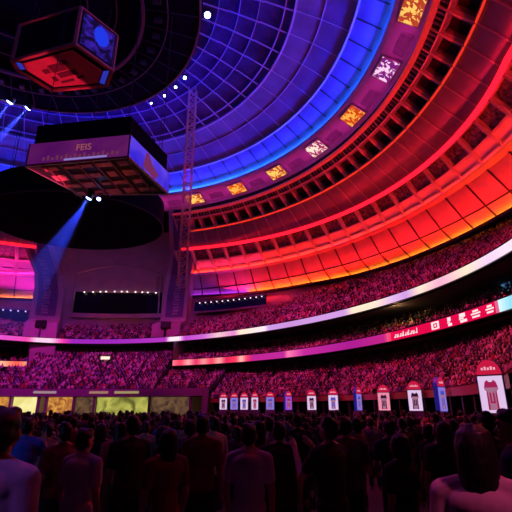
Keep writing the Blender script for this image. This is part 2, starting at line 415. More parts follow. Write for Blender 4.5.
# ------------------------------------------------------------------ seating bowl
HW = lambda th: 1.1 if th < 62 else 2.5                # top of the bowl's front wall
RW = 36.9
def slab(mb, R0, h0, R1, h1, rows, th0, th1, n, rows_out, mi=0):
    """stepped seating tier; returns the row positions as (R(th), h(th))"""
    f = lambda a: a if callable(a) else (lambda th: a)
    R0, h0, R1, h1 = map(f, (R0, h0, R1, h1)); prof = []
    for k in range(rows):
        Ra = lambda th, k=k: R0(th) + (R1(th) - R0(th)) * k / rows
        Rb = lambda th, k=k: R0(th) + (R1(th) - R0(th)) * (k + 1) / rows
        hh = lambda th, k=k: h0(th) + (h1(th) - h0(th)) * k / rows
        prof += [(Ra, hh), (Rb, hh)]
        rows_out.append((lambda th, k=k: R0(th) + (R1(th) - R0(th)) * (k + .45) / rows, hh, th0, th1))
    sweep(mb, prof, th0, th1, n, mi)
ROWS_LO, ROWS_MID, ROWS_UP = [], [], []
mb = MB()
slab(mb, RW, HW(0) - .25, 43.2, 5.6, 12, -24, 62, 60, ROWS_LO)
slab(mb, RW, HW(70) - .25, 43.2, 6.0, 8, 62, 76, 12, ROWS_LO)
slab(mb, 36.6, HW(90) - .25, lambda th: RIB1(th) + 2.2, 9.0, 18, 76, 107, 30, ROWS_LO)
slab(mb, RW, HW(110) - .25, 43.6, 6.0, 8, 107, 146, 16, ROWS_LO)
struct(mb.build('stand_lower', M['concrete']), 'lower seating tier of the arena bowl', 'stand')
mb = MB()
slab(mb, lambda th: RIB2(th) + .35, 6.5, lambda th: RIB2(th) + 6.2, 9.7, 8, -24, 75, 60, ROWS_MID)
slab(mb, lambda th: RIB2(th) + .35, 6.5, lambda th: RIB2(th) + 6.2, 9.7, 8, 108, 146, 16, ROWS_MID)
for t0, t1 in ((-24, 75), (108, 146)):
    sweep(mb, [(lambda th: RIB2(th) + .3, 6.1), (lambda th: RIB2(th) + 6.6, 6.3), (lambda th: RIB2(th) + 6.6, 10.3)], t0, t1, 60)
for th in (75, 108):                                    # end walls of the middle tier
    mb.add([P(RIB2(th) - .1, th, 5.9), P(50, th, 5.9), P(50, th, 10.3), P(RIB2(th) - .1, th, 10.3)], [(0, 1, 2, 3)], 1)
for a, b in ((75, 78.5), (103, 108)):                   # pale piers that close the middle tier
    sweep(mb, [(45.4, 6.4), (44.9, 10.2)], a, b, 4, 1)
struct(mb.build('stand_middle', [M['concrete'], M['wall_pale']]), 'middle seating balcony of the arena bowl', 'stand')
RTOP = lin([(-20, 57), (34, 57), (38, 55.5), (43, 53.5), (51, 51.6), (56, 48.2), (76, 47.9), (79, 49.6), (104, 49.8), (110, 48), (130, 48)])
HTOP = lambda th: 10.7 + .64 * (RTOP(th) - RIB1(th) - .3)
mb = MB()
slab(mb, lambda th: RIB1(th) + .35, 10.7, RTOP, HTOP, 17, -24, 146, 90, ROWS_UP)
sweep(mb, [(lambda th: RIB1(th) + .3, 10.25), (lambda th: RIB1(th) + 7.5, 10.45)], -24, 146, 90)
struct(mb.build('stand_upper', M['concrete']), 'upper seating tier below the red dome', 'stand')

# ------------------------------------------------------------------ walls
mb = MB()
sweep(mb, [(RTOP, lambda th: HTOP(th) - .6), (lambda th: max(RTOP(th) + .2, ORANGE(th) - .4), HO - .3)], 40, 76, 36)
sweep(mb, [(48, 13), (lambda th: ORANGE(th) - .4, HO - .3)], 109, 146, 20)
struct(mb.build('wall_upper', M['wall']), 'plain wall between upper seats and red dome', 'wall')
mb = MB(); sweep(mb, [(57.2, 12), (58, 24)], -24, 46, 30); struct(mb.build('wall_right', M['dark']), 'dark back wall behind the upper tier', 'wall')
mb = MB()                                               # suite wall between the two pillars
GW = 50.2
sweep(mb, [(GW, 9), (GW, 16.8)], 76, 110, 20); sweep(mb, [(GW, 20.9), (GW, 37), (44, 39)], 76, 110, 20)
sweep(mb, [(GW, 16.8), (GW, 20.9)], 76, 83, 4); sweep(mb, [(GW, 16.8), (GW, 20.9)], 101.8, 110, 4)
sweep(mb, [(GW, 20.9), (GW + 1.6, 20.9), (GW + 1.6, 16.8), (GW, 16.8)], 83, 101.8, 16, 1)
sweep(mb, [(GW - .1, 15.9), (GW - .7, 15.9), (GW - .7, 16.7), (GW, 16.8)], 82.5, 102, 16, 0)
sweep(mb, [(GW - .2, 24.0), (GW - .2, 20.95)], 83, 84.5, 2, 2)
struct(mb.build('wall_back', [M['wall_pale'], M['dark'], M['wall']]), 'plain wall between the two lettered pillars', 'wall')
mb = MB()                                               # arch moulding over the suite
arc = [P(GW - .1, 102 - t * 18.4, 24.4 + 1.9 * math.sin(PI * t) ** .8) for t in np.linspace(0, 1, 21)]
mb.tube(arc, .14, 6); mb.tube([P(GW - .1, 102, 16.8), P(GW - .1, 102, 24.4)], .2, 6); mb.tube([P(GW - .1, 83.6, 16.8), P(GW - .1, 83.6, 24.4)], .14, 6)
struct(mb.build('trim_4', M['steel']), 'arched moulding above the dark suite window', 'trim')
mb = MB(); sweep(mb, [(GW + .5, 16.85), (GW + .5, 20.85)], 83, 101.8, 16)
for k in range(9):
    th = 83 + k * 2.35; mb.bar(P(GW + .45, th, 16.85), P(GW + .45, th, 20.85), .12, .12)
struct(mb.build('window_1', M['glass']), 'long dark suite window between the pillars', 'window')
for nm, t0, t1, h0, h1, R in (('window_2', 57.8, 74.6, 16.3, 18.3, 49.0), ('window_3', 110.0, 142, 14.2, 16.6, 49.4)):
    mb = MB()
    sweep(mb, [(lambda th: R - .8, h0), (lambda th: R - .6, h1), (R + 1.2, h1 + .1)], t0, t1, 12, 0)
    ringbox(mb, R - .8, h1 + .05, .3, .25, t0, t1, 12, 1); ringbox(mb, R - .95, h0, .2, .3, t0, t1, 12, 1)
    struct(mb.build(nm, [M['glass'], M['drum_panel']]), 'dark band of suite windows under the dome', 'window')

# front wall of the bowl: fascia, posts, lit rooms on the far side
mb = MB()
sweep(mb, [(RW, 1.25), (RW - .25, 1.25), (RW - .25, .72), (RW, .72)], -24, 62, 60, 0)
sweep(mb, [(RW + 1.6, .8), (RW + 1.6, -EYE)], -24, 62, 60, 1)
for k in range(25):
    th = -23 + k * 3.4; mb.bar(P(RW - .05, th, -EYE), P(RW - .05, th, .75), .22, .22, mi=2)
struct(mb.build('wall_front', [M['lit_red_paint'], M['dark'], M['rib_dark']]), 'bowl front wall with a red rail beam on posts', 'wall')
mb = MB()
sweep(mb, [(RW, 2.7), (36.05, 2.65), (36.0, 1.6), (RW + 3, 1.5)], 62, 146, 50, 0)
sweep(mb, [(39.4, 1.6), (39.4, -EYE)], 62, 146, 50, 1)
for th in (62.2, 66, 76.4, 89.7, 94.4, 100.5, 102.2, 108):
    mb.bar(P(36.3, th, -EYE), P(36.3, th, 1.6), .35, .35, mi=0)
mb.bar(P(36.0, 61.8, -EYE), P(36.0, 61.8, 2.7), .8, .8, mi=0)
struct(mb.build('wall_left', [M['purple_paint'], M['wall']]), 'far bowl front wall with a purple fascia over lit rooms', 'wall')
M['lit_cream'] = screen_noise('lit_cream', (.75, .62, .16), (1, .92, .45), 1.05, .5, .3, .7)
M['lit_amber'] = screen_noise('lit_amber', (.30, .07, .03), (.95, .42, .08), .8, .9, .35, .65)
M['lit_dim'] = screen_noise('lit_dim', (.06, .03, .03), (.25, .13, .06), .7, .8, .3, .7)
M['lit_green'] = screen_noise('lit_green', (.16, .15, .03), (.62, .6, .12), .8, .35, .35, .6)
for k, (t0, t1, m, lb) in enumerate(((108.2, 128, 'lit_amber', 'orange lit room at the left edge under the far stand'), (102.4, 107.6, 'lit_cream', 'bright cream lit room under the far stand'),
        (94.6, 100.3, 'lit_amber', 'amber lit room under the far stand'), (89.9, 94.2, 'lit_dim', 'dim room under the far stand, between amber and green'),
        (76.6, 89.4, 'lit_green', 'wide yellow green lit room under the far stand'), (66.2, 76.2, 'lit_dim', 'dim room near the right end of the far rooms'))):
    mb = MB(); sweep(mb, [(36.9, -1.6), (36.9, 1.5)], t0, t1, 8)
    struct(mb.build('window_%d' % (k + 4), M[m]), lb, 'window')
# small bright signs on the purple fascia
for i, (t0, t1, c) in enumerate(((98.5, 103.5, (1, .6, .75)), (79, 85, (1, .75, .35)), (86.5, 91, (1, .5, .4)))):
    mb = MB(); sweep(mb, [(35.97, 2.0), (35.98, 2.35)], t0, t1, 6)
    tag(mb.build('sign_strip', glow('sign_strip%d' % i, c, .35)), ('pink', 'yellow', 'peach')[i] + ' light strip on the purple fascia over the far rooms', 'sign')

# ------------------------------------------------------------------ pillars with hanging lettered banners
FONT_H = 1.55
def pillar(name, sgn, lbl):
    """sgn +1: the right pillar; -1: its mirror on the far left. Follows the dome up to the drum."""
    edge = [(44.6, 10.4, 75.8, 82.6), (45.0, 14.2, 75.9, 82.4), (47.9, 14.6, 76.2, 82.1), (48.2, 19.8, 76.2, 82.0), (47.6, 23.4, 75.6, 81.2), (44.9, 27, 73.2, 79.4), (42.0, 29.6, 71.9, 78.4), (40.0, 32.1, 70.9, 77.6), (39.1, 33.2, 70.4, 77.2)]
    fl = (lambda t: t) if sgn > 0 else (lambda t: 185.7 - t)
    e = empty(name, P(48.4, fl(79.2), 10.9)); struct(e, lbl, 'pillar'); L = e.location
    def at(u, h, d=0.0):
        hs = [k[1] for k in edge]; R = np.interp(h, hs, [k[0] for k in edge]); a = np.interp(h, hs, [k[2] for k in edge]); b = np.interp(h, hs, [k[3] for k in edge])
        return P(R - d, fl(a + (b - a) * u), h)
    def strip(mb, u0, u1, h0, h1, d, n=16):
        vs = []; 
        for i in range(n + 1):
            h = h0 + (h1 - h0) * i / n; vs += [at(u0, h, d), at(u1, h, d), at(u1, h, d - 3), at(u0, h, d - 3)]
        fs = []
        for i in range(n):
            a = i * 4; fs += [(a, a + 1, a + 5, a + 4), (a + 1, a + 2, a + 6, a + 5), (a + 3, a, a + 4, a + 7)]
        mb.add(vs, fs)
    mb = MB(); strip(mb, 0, 1, 10.4, 33.2, 0, 40); mb.build('pillar_body', M['wall_pale'], e, L)
    mb = MB(); strip(mb, .14, .82, 15.6, 32.0, .14, 40); mb.build('banner', M['banner'], e, L)
    mb = MB()                                           # lettering runs up the banner as a column of block strokes
    for k in range(15):
        h = 15.9 + .66 * k
        for q in range(3):
            if (k * 7 + q * 3) % 4 == 0: continue
            mb.bar(at(.34, h + q * .18, .2), at(.54, h + q * .18, .2), .09, .09)
        u = .34 if k % 3 else .54; mb.bar(at(u, h, .2), at(u, h + .45, .2), .11, .11)
    mb.build('lettering', M['letters'], e, L)
    mb = MB(); mb.box(at(.5, 13.6, .3), (1.7, .6, 1.1)); mb.bar(at(.5, 13.1, .25), at(.5, 11.2, .25), .3, .3); mb.build('speaker_box', M['black_metal'], e, L)
pillar('trim_5', 1, 'right pillar with a dark vertical banner of pale letters')
pillar('trim_6', -1, 'left pillar with a dark vertical banner of pale letters')
lamp('pillar_wash', 'SPOT', P(24, 92, 20), P(49, 80, 18), 1700, (.45, .12, .9), .4, 30)
lamp('pillar_wash', 'SPOT', P(24, 92, 20), P(49, 106, 18), 1700, (.45, .10, 1), .4, 30)
lamp('suite_wash', 'SPOT', P(34, 92, 12), P(50, 92, 24), 1300, (.9, .13, .24), .4, 70)

# ------------------------------------------------------------------ LED ribbon boards
LED = screen_attr('ribbon_led', 1.0)
def ribbon(name, Rf, h, half, t0, t1, keys, label, seg=.5):
    e = empty(name, P(Rf(t0), t0, h), label=label, cat='ribbon screen'); L = e.location
    n = int((t1 - t0) / seg); mb = MB()
    sweep(mb, [(lambda th: Rf(th) - .02, h - half), (lambda th: Rf(th) - .02, h + half)], t0, t1, n)
    o = mb.build('led_screen', LED, e, L)
    ca = o.data.color_attributes.new('Col', 'FLOAT_COLOR', 'CORNER')
    xs = [k[0] for k in keys]; cols = []
    for i in range(n):
        th = t0 + (i + .5) * (t1 - t0) / n
        c = [float(np.interp(th, xs, [k[1][j] for k in keys])) for j in range(3)]
        c = [(x / 255) ** 2.2 * 1.1 for x in c]; cols += [*c, 1] * 4
    ca.data.foreach_set('color', cols)
    mb = MB(); sweep(mb, [(lambda th: Rf(th), h - half - .08), (lambda th: Rf(th) + .3, h - half - .08), (lambda th: Rf(th) + .3, h + half + .1), (lambda th: Rf(th) - .05, h + half + .1), (lambda th: Rf(th) - .05, h + half + .02)], t0, t1, n)
    mb.build('housing', M['black_metal'], e, L)
    return e
W, PK, PU, LV, CR = (255, 225, 240), (245, 75, 175), (150, 42, 178), (205, 150, 222), (255, 226, 200)
ribbon('ribbon_board', RIB1, H1, .37, -24, 146, [(-24, W), (-4, W), (0, (240, 205, 240)), (4, CR), (9, (250, 170, 205)), (13, CR), (16, LV), (19, (225, 180, 230)), (23, CR), (28, CR), (30, LV), (37, LV), (44, (200, 140, 215)), (50, (200, 150, 225)),
      (51, W), (58, CR), (59.5, (225, 130, 200)), (64, (240, 190, 200)), (68, (205, 100, 210)), (73, (190, 70, 200)), (74.5, W), (77, W), (78, (175, 55, 185)), (92, PU), (99.5, PU), (101.5, (235, 60, 165)), (104, (255, 205, 235)), (107, (255, 195, 230)), (108.5, PK), (113, (225, 80, 200)), (130, PK)],
      'long white and lilac ribbon screen along the front of the upper tier')
RED, HOT = (222, 18, 74), (255, 60, 95)
k2 = [(-24, (120, 200, 235)), (-3.6, (150, 220, 240)), (-2.2, (210, 240, 250)), (-1.5, RED), (18.2, RED), (19, (255, 90, 120)), (20, (190, 40, 130)), (28, (165, 34, 140)), (40, (190, 45, 150)), (44.5, (255, 120, 170)), (45.5, (185, 45, 150)), (54, (185, 40, 140)), (55.5, HOT), (57, (255, 190, 180)), (58.5, HOT), (61, (225, 40, 90)), (63, (255, 170, 160)), (65, HOT), (67, (255, 150, 150)), (69, (230, 50, 100)), (71, (255, 170, 170)), (73, HOT), (75, (255, 120, 140))]
ribbon('ribbon_board', RIB2, H2, .43, -24, 75, k2, 'red and purple ribbon screen along the front of the middle balcony')
ribbon('ribbon_board', RIB2, H2, .43, 108, 146, [(108, (255, 150, 130)), (110, (255, 90, 80)), (113, (255, 190, 150)), (116, (250, 60, 90)), (130, (240, 60, 90))], 'short red ribbon screen left of the far stand')
# white sponsor marks shown on the red stretch of the lower ribbon
WHITE = glow('ribbon_white', (1, .82, .86), 1.0)
def marks(th, wdeg, kind):
    mb = MB(); R = lambda t: RIB2(t) - .06
    def patch(t0, t1, h0, h1): sweep(mb, [(R, H2 + h0), (R, H2 + h1)], t0, t1, 3)
    if kind == 'word':
        n = 9; s_ = wdeg / n
        for k in range(n):
            a = th - wdeg / 2 + k * s_; hh = .26 if k in (0, 3, 5) else .1
            patch(a + s_ * .1, a + s_ * .38, -.22, hh); patch(a + s_ * .1, a + s_ * .8, -.22, -.1)
            if k % 2: patch(a + s_ * .55, a + s_ * .85, -.2, .1)
    elif kind == 'round':
        patch(th - wdeg * .5, th + wdeg * .5, -.32, -.2); patch(th - wdeg * .5, th + wdeg * .5, .2, .34); patch(th - wdeg * .5, th - wdeg * .25, -.2, .2); patch(th + wdeg * .25, th + wdeg * .5, -.2, .2); patch(th - wdeg * .1, th + wdeg * .1, -.1, .1)
    elif kind == 'stack':
        patch(th - wdeg * .35, th + wdeg * .35, .05, .36); patch(th - wdeg * .15, th + wdeg * .4, -.1, .02); patch(th - wdeg * .5, th + wdeg * .3, -.36, -.14)
    else:
        patch(th - wdeg * .3, th + wdeg * .3, .14, .3); patch(th - wdeg * .5, th + wdeg * .5, -.04, .08); patch(th - wdeg * .4, th + wdeg * .4, -.28, -.14)
    return mb
rb = [o for o in COL.objects if o.name.startswith('ribbon_board') and o['label'].startswith('red and purple')][0]
for th, wd, kd in ((15.2, 5.2, 'word'), (9.0, 1.5, 'round'), (6.3, .9, 'stack'), (3.9, 1.5, 'stack'), (1.6, 1.6, 'lines'), (-.7, 1.3, 'lines')):
    marks(th, wd, kd).build('logo', WHITE, rb, rb.location)

# ------------------------------------------------------------------ rigging ring under the crown
e = empty('rigging_ring', P(0, 0, 38.2), label='huge round black rigging platform hanging under the blue crown', cat='rigging')
L = e.location
def disc(prof, name, m, n=72, th0=0, th1=360):
    mb = MB(); sweep(mb, prof, th0, th1, n); return mb.build(name, m, e, L)
disc([(.1, 39.4), (7, 39.4), (7.2, 38.9), (12.6, 38.9), (12.8, 38.4), (18.3, 38.2), (18.6, 38.5), (18.7, 39.5), (17, 40.2), (.1, 40.4)], 'deck', M['black'])
mb = MB()
for R, h, wd in ((18.5, 38.2, .2), (12.7, 38.45, .34), (15.2, 38.2, .1), (10.0, 38.8, .1), (7.1, 39.0, .14)): ringbox(mb, R, h, wd, wd, 0, 360, 90)
mb.build('ring_trim', M['rig_line'], e, L)
mb = MB()
for k in range(40):
    th = k * 9
    mb.bar(P(13, th, 38.25), P(18.3, th, 38.1), .07, .12)
    mb.box(P(14.2, th + 4, 38.15), (.8, .5, .5), Matrix.Rotation(math.radians(th), 3, 'Z'))
mb.build('grille', M['black_metal'], e, L)
for k in range(8): mb = MB(); mb.tube([P(16, k * 45 + 10, 40), P(16, k * 45 + 10, 41.6)], .05, 6); mb.build('hanger', M['black_metal'], e, L)

# ------------------------------------------------------------------ centre scoreboard high up
def wpt(k, h): return Vector((k[0] * h, k[1] * h))
hA = 31.0; zA = hA + EYE; topA = 35.5 + EYE
A = [wpt(p, hA) for p in ((-.746, 1.078), (-.528, 1.011), (-.452, 1.118), (-.49, 1.184), (-.681, 1.208), (-.748, 1.112))]
cA = sum(A, Vector((0, 0))) / 6
e = empty('scoreboard', (cA.x, cA.y, zA), label='upper hanging scoreboard box with a red underside, under the black rigging ring', cat='scoreboard')
L = e.location
inn = lambda p, s: (cA + (p - cA) * s)
mb = MB(); mb.prism([tuple(inn(p, .97)) for p in A], zA + .12, topA); mb.build('housing', M['black'], e, L)
mb = MB()
for i in range(6):
    a, b = A[i], A[(i + 1) % 6]
    mb.bar((*a, zA + .1), (*b, zA + .1), .3, .3); mb.bar((*a, topA), (*b, topA), .2, .2)
    mb.bar((*a, zA), (*a, topA), .28, .28)
mb.build('frame', mat('scoreboard_frame', (.5, .17, .13), .5), e, L)
mb = MB(); mb.prism([tuple(inn(p, .80)) for p in A], zA + .02, zA + .1)
mb.build('underside_panel', mat('underside_red', (.62, .12, .13), .45, 0, .1, .8), e, L)
ux = (A[1] - A[0]).normalized(); uy = Vector((-ux.y, ux.x)); mb = MB()
for x0, y0, sx, sy in ((-.2, -.6, 1.5, .9), (-1.5, -.5, .7, .5), (1.0, -1.0, .6, .5), (.3, .35, 2.1, .6), (-.4, 1.2, 1.5, .28), (1.2, 1.1, .8, .3), (-1.4, .6, .5, .6)):
    c = cA + ux * x0 + uy * y0; mx = Matrix.Rotation(math.atan2(ux.y, ux.x), 3, 'Z'); mb.box((c.x, c.y, zA), (sx, sy, .1), mx)
mb.build('speaker_grille', mat('grille_dark_red', (.14, .03, .04), .6), e, L)
CB = glow('corner_blue', (.05, .06, .8), .5)
for i in (5, 2):
    a, b = A[i], A[(i + 1) % 6]; mb = MB()
    q = [inn(a, .82), inn(b, .82), inn(b, .94), inn(a, .94)]; mb.add([(*p, zA + .08) for p in q], [(0, 1, 2, 3)]); mb.build('corner_light', CB, e, L)
a, b = A[1], A[2]; nrm = Vector((b.y - a.y, -(b.x - a.x))).normalized()
def face(u, v, d=.12): p = a.lerp(b, u) + nrm * d; return (p.x, p.y, zA + .3 + (topA - zA - .5) * v)
mb = MB(); mb.add([face(.08, .04), face(.92, .04), face(.92, .96), face(.08, .96)], [(0, 1, 2, 3)]); mb.build('side_screen', screen_noise('scoreboard_screen', (.01, .004, .05), (.06, .02, .6), .8, .9, .45, .7), e, L)
mb = MB(); ring = [face(.58 + .2 * math.cos(t), .62 + .27 * math.sin(t), .16) for t in np.linspace(0, 2 * PI, 24, endpoint=False)]; mb.add(ring, [tuple(range(24))]); mb.build('round_emblem', glow('emblem_blue', (.02, .05, 1), .8), e, L)
for p in A: mb = MB(); mb.tube([(*inn(p, .8), topA), (*inn(p, .8), 38.9 + EYE)], .06, 6); mb.build('hanging_cable', M['black_metal'], e, L)

# ------------------------------------------------------------------ lower hanging video box
hB = 18.0; zB = hB + EYE
B = [wpt(p, hB) for p in ((-1.01, 1.698), (-.542, 1.625), (-.437, 1.96), (-.874, 1.967))]
cB = sum(B, Vector((0, 0))) / 4
zF, zT = zB + 2.1, zB + 3.9
e = empty('video_box', (cB.x, cB.y, zB), label='lower hanging video box with purple screens and lamps on its underside', cat='scoreboard')
L = e.location; inn = lambda p, s: (cB + (p - cB) * s)
mb = MB(); mb.prism([tuple(inn(p, .985)) for p in B], zB + .1, zF); mb.build('housing', M['black_metal'], e, L)
mb = MB(); mb.prism([tuple(inn(p, .95)) for p in B], zF, zT); mb.build('top_cover', M['black'], e, L)
def facefn(a, b):
    n = Vector((b.y - a.y, -(b.x - a.x))).normalized()
    return n, (lambda u, v, d=.05: (a.lerp(b, u).x + n.x * d, a.lerp(b, u).y + n.y * d, zB + .1 + (zF - zB - .15) * v))
n, F = facefn(B[0], B[1])
mb = MB(); mb.add([F(0, 0), F(1, 0), F(1, 1), F(0, 1)], [(0, 1, 2, 3)]); fs = mb.build('front_screen', screen_noise('front_screen', (.075, .004, .10), (.12, .012, .11), 1.0, .25, .3, .7), e, L)
def text_on(s_, u, v, size, m, Ff, nn, a, b, depth=.02):
    cu = bpy.data.curves.new('t', 'FONT'); cu.body = s_; cu.size = size; cu.extrude = depth; cu.align_x = 'CENTER'
    o = bpy.data.objects.new('t', cu); COL.objects.link(o)
    dg = bpy.context.evaluated_depsgraph_get(); me = bpy.data.meshes.new_from_object(o.evaluated_get(dg)); bpy.data.objects.remove(o)
    x = (b - a).normalized(); p = Ff(u, v, .09)
    mx = Matrix(((x.x, 0, nn.x, p[0] - L.x), (x.y, 0, nn.y, p[1] - L.y), (0, 1, 0, p[2] - L.z), (0, 0, 0, 1)))
    me.transform(mx); me.materials.clear(); me.materials.append(m)
    return me
for s_, u, v, sz, c, st in (('FEIS', .56, .48, .78, (.55, .13, .16), .55), ):
    me = text_on(s_, u, v, sz, glow('sign_text', c, st), F, n, B[0], B[1]); o = bpy.data.objects.new('lettering', me); COL.objects.link(o); o.parent = fs
CAP = glow('caption', (.28, .05, .16), .5)
for k in range(17):
    u = .16 + k * .045; hgt = (.16, .22, .12, .2)[k % 4]; mb = MB()
    mb.add([F(u, .14, .08), F(u + .026, .14, .08), F(u + .026, .14 + hgt, .08), F(u, .14 + hgt, .08)], [(0, 1, 2, 3)]); mb.build('caption_letter', CAP, fs, L)
mb = MB(); mb.add([F(.38, .06, .09), F(.8, .06, .09), F(.8, .15, .09), F(.38, .15, .09)], [(0, 1, 2, 3)]); mb.build('light_bar', glow('bar_lilac', (.4, .3, .9), .6), fs, L)
n, F = facefn(B[1], B[2])
mb = MB(); mb.add([F(0, 0), F(1, 0), F(1, 1), F(0, 1)], [(0, 1, 2, 3)]); rs = mb.build('side_screen', screen_noise('side_screen', (.03, .015, .75), (.16, .07, .95), .85, .35, .3, .8), e, L)
mb = MB(); mb.add([F(.30, .12, .09), F(.62, .05, .09), F(.70, .40, .09), F(.52, .62, .09), F(.42, .95, .09), F(.36, .9, .09)], [(0, 1, 2, 3, 4, 5)]); mb.build('screen_picture', glow('picture_rose', (.22, .03, .14), .8), rs, L)
mb = MB()
for i in range(4):
    a, b = B[i], B[(i + 1) % 4]; mb.bar((*a, zB + .08), (*b, zB + .08), .16, .16); mb.bar((*a, zB), (*a, zF), .12, .12)
mb.build('frame', M['steel'], e, L)
mb = MB(); ux = (B[1] - B[0]).normalized(); uy = Vector((-ux.y, ux.x)); mx = Matrix.Rotation(math.atan2(ux.y, ux.x), 3, 'Z')
rr = random.Random(3)
for j in range(4):
    for i in range(5):
        c = cB + ux * (-3.1 + i * 1.5 + rr.uniform(-.2, .2)) + uy * (-2.2 + j * 1.45)
        mb.box((c.x, c.y, zB + .05), (rr.uniform(.7, 1.4), rr.uniform(.3, .9), .1), mx)
mb.build('ceiling_plate', mat('underside_plate', (.6, .3, .22), .5, 0, .5, 1.2), e, L)
mb = MB()
for i in range(6): c = cB + ux * (-3.4 + i * 1.36); mb.bar((*(c - uy * 2.9), zB + .02), (*(c + uy * 2.9), zB + .02), .12, .12)
mb.build('truss_bar', mat('truss_rust', (.28, .12, .1), .5), e, L)
for p in B: mb = MB(); mb.tube([(*inn(p, .85), zT), (*inn(p, .85), 38.3 + EYE)], .035, 6); mb.build('hanging_cable', M['black_metal'], e, L)

# ------------------------------------------------------------------ black round canopy farther down the hall
hC = 20.0; zC = hC + EYE; cC = Vector((-1.04 * hC, 2.34 * hC)); ax, ay = .495 * hC, .42 * hC
e = empty('round_canopy', (cC.x, cC.y, zC), label='black oval cloth canopy hanging behind the lower video box', cat='canopy'); L = e.location
ring = [(ax * math.cos(t), ay * math.sin(t)) for t in np.linspace(0, 2 * PI, 72, endpoint=False)]
mb = MB(); mb.prism([(cC.x + x, cC.y + y) for x, y in ring], zC, zC + 2.9); mb.build('cloth', M['black'], e, L)
mb = MB()
mb.tube([(cC.x + x * 1.003, cC.y + y * 1.003, zC + .03) for x, y in ring] + [(cC.x + ring[0][0] * 1.003, cC.y + ring[0][1] * 1.003, zC + .03)], .07, 6, cap=False)
mb.build('hem', M['black_metal'], e, L)
for k in range(0, 72, 12): x, y = ring[k]; mb = MB(); mb.tube([(cC.x + x * .9, cC.y + y * .9, zC + 2.9), (cC.x + x * .9, cC.y + y * .9, 38.5 + EYE)], .04, 6); mb.build('hanging_cable', M['black_metal'], e, L)

# ------------------------------------------------------------------ vertical hanging truss
tp = Vector((-.2096 * 40, 1.203 * 40)); hw = .45
e = empty('hanging_truss', (tp.x, tp.y, 13 + EYE), label='tall pink lit lattice truss hanging from the crown beside the right pillar', cat='truss'); L = e.location
z0, z1 = 13 + EYE, 40.2 + EYE
mb = MB()
for sx in (-1, 1):
    for sy in (-1, 1): mb.tube([(tp.x + sx * hw, tp.y + sy * hw, z0), (tp.x + sx * hw, tp.y + sy * hw, z1)], .07, 6)
mb.build('chord', M['truss'], e, L)
mb = MB(); k = 0; z = z0
while z < z1 - .9:
    for (ax_, ay_), (bx_, by_) in (((-1, -1), (1, -1)), ((1, -1), (1, 1)), ((1, 1), (-1, 1)), ((-1, 1), (-1, -1))):
        a = (tp.x + ax_ * hw, tp.y + ay_ * hw, z); b = (tp.x + bx_ * hw, tp.y + by_ * hw, z + .9); c = (b[0], b[1], z)
        mb.bar(a, b, .06, .06); mb.bar(a, c, .06, .06)
    z += .9
mb.build('lacing', M['truss'], e, L)
lamp('truss_wash', 'SPOT', (tp.x + 4, tp.y - 16, 14), (tp.x, tp.y, 30), 4000, (1, .05, .3), .2, 34)

# ------------------------------------------------------------------ moving-head spotlights and their beams in the haze
LENS = glow('lens_blue', (.22, .32, 1), 26)
def spot(loc, target, size, label, group=None, power=0, cone=14, beam=0, dens=.03):
    loc = Vector(loc); d = (Vector(target) - loc).normalized()
    e = empty('spotlight', loc, label=label, cat='spotlight', group=group)
    q = d.to_track_quat('Z', 'Y').to_matrix()
    def T(x, y, z): return q @ Vector((x, y, z))
    r = size
    mb = MB(); mb.tube([T(0, 0, -r * 2.6), T(0, 0, -r * 2.2), T(0, 0, -r * .6), T(0, 0, .02)], [r * .7, r * .95, r * 1.02, r * 1.12], 14, cap=True); mb.build('head', M['black_metal'], e)
    mb = MB(); mb.tube([T(0, 0, .03), T(0, 0, r * .3), T(0, 0, r * .45)], [r, r * .8, r * .3], 14); mb.build('lens', LENS, e)
    mb = MB(); mb.bar(T(r * 1.25, 0, -r * 1.2), T(r * 1.25, 0, -r * 1.2) + Vector((0, 0, r * 2.6)), r * .2, r * .5); mb.bar(T(-r * 1.25, 0, -r * 1.2), T(-r * 1.25, 0, -r * 1.2) + Vector((0, 0, r * 2.6)), r * .2, r * .5)
    mb.bar(T(-r * 1.25, 0, -r * 1.2) + Vector((0, 0, r * 2.6)), T(r * 1.25, 0, -r * 1.2) + Vector((0, 0, r * 2.6)), r * .5, r * .25)
    mb.build('yoke', M['black_metal'], e)
    if power:
        lamp('spot_beam', 'SPOT', loc + d * (r * .8), target, power, (.04, .07, 1), .05, cone, .35)
    if beam:
        rr = math.tan(math.radians(cone / 2)) * beam
        m = bpy.data.materials.new('haze'); m.use_nodes = True; nt = m.node_tree; nt.nodes.clear()
        o = nt.nodes.new('ShaderNodeOutputMaterial'); s_ = nt.nodes.new('ShaderNodeVolumeScatter')
        s_.inputs['Color'].default_value = (.9, .9, 1, 1); s_.inputs['Density'].default_value = dens; s_.inputs['Anisotropy'].default_value = .2
        nt.links.new(s_.outputs[0], o.inputs['Volume'])
        mb = MB(); mb.tube([T(0, 0, r * .5), T(0, 0, beam)], [r * .9, rr + r], 24)
        h = mb.build('haze', m); h.location = loc
        tag(h, 'blue haze lit by the ' + label.split(',')[0], 'haze', None, 'stuff')
    return e
bs = Vector((-.8414 * 17.4, 2.0 * 17.4, 17.4 + EYE)); bs2 = Vector((-.7948 * 17.4, 2.01 * 17.4, 17.4 + EYE))
spot(bs, bs + Vector((-6.2, 1.5, -11)), .26, 'larger blue spotlight under the lower video box, beam falling left', None, 26000, 20, 13, .035)
spot(bs2, bs2 + Vector((-1, -8, -9)), .17, 'smaller blue spotlight under the lower video box, right of the larger one')
SP = 'spotlights on the rim of the rigging ring'
def W3(p, h): return Vector((p[0] * h, p[1] * h, h + EYE))
spot(W3((-.8505, 1.264), 37.85), W3((-.8505, 1.264), 37.85) + Vector((-8, 3, -12)), .42, 'leftmost bright blue spotlight on the rigging ring rim', SP, 120000, 12, 16, .02)
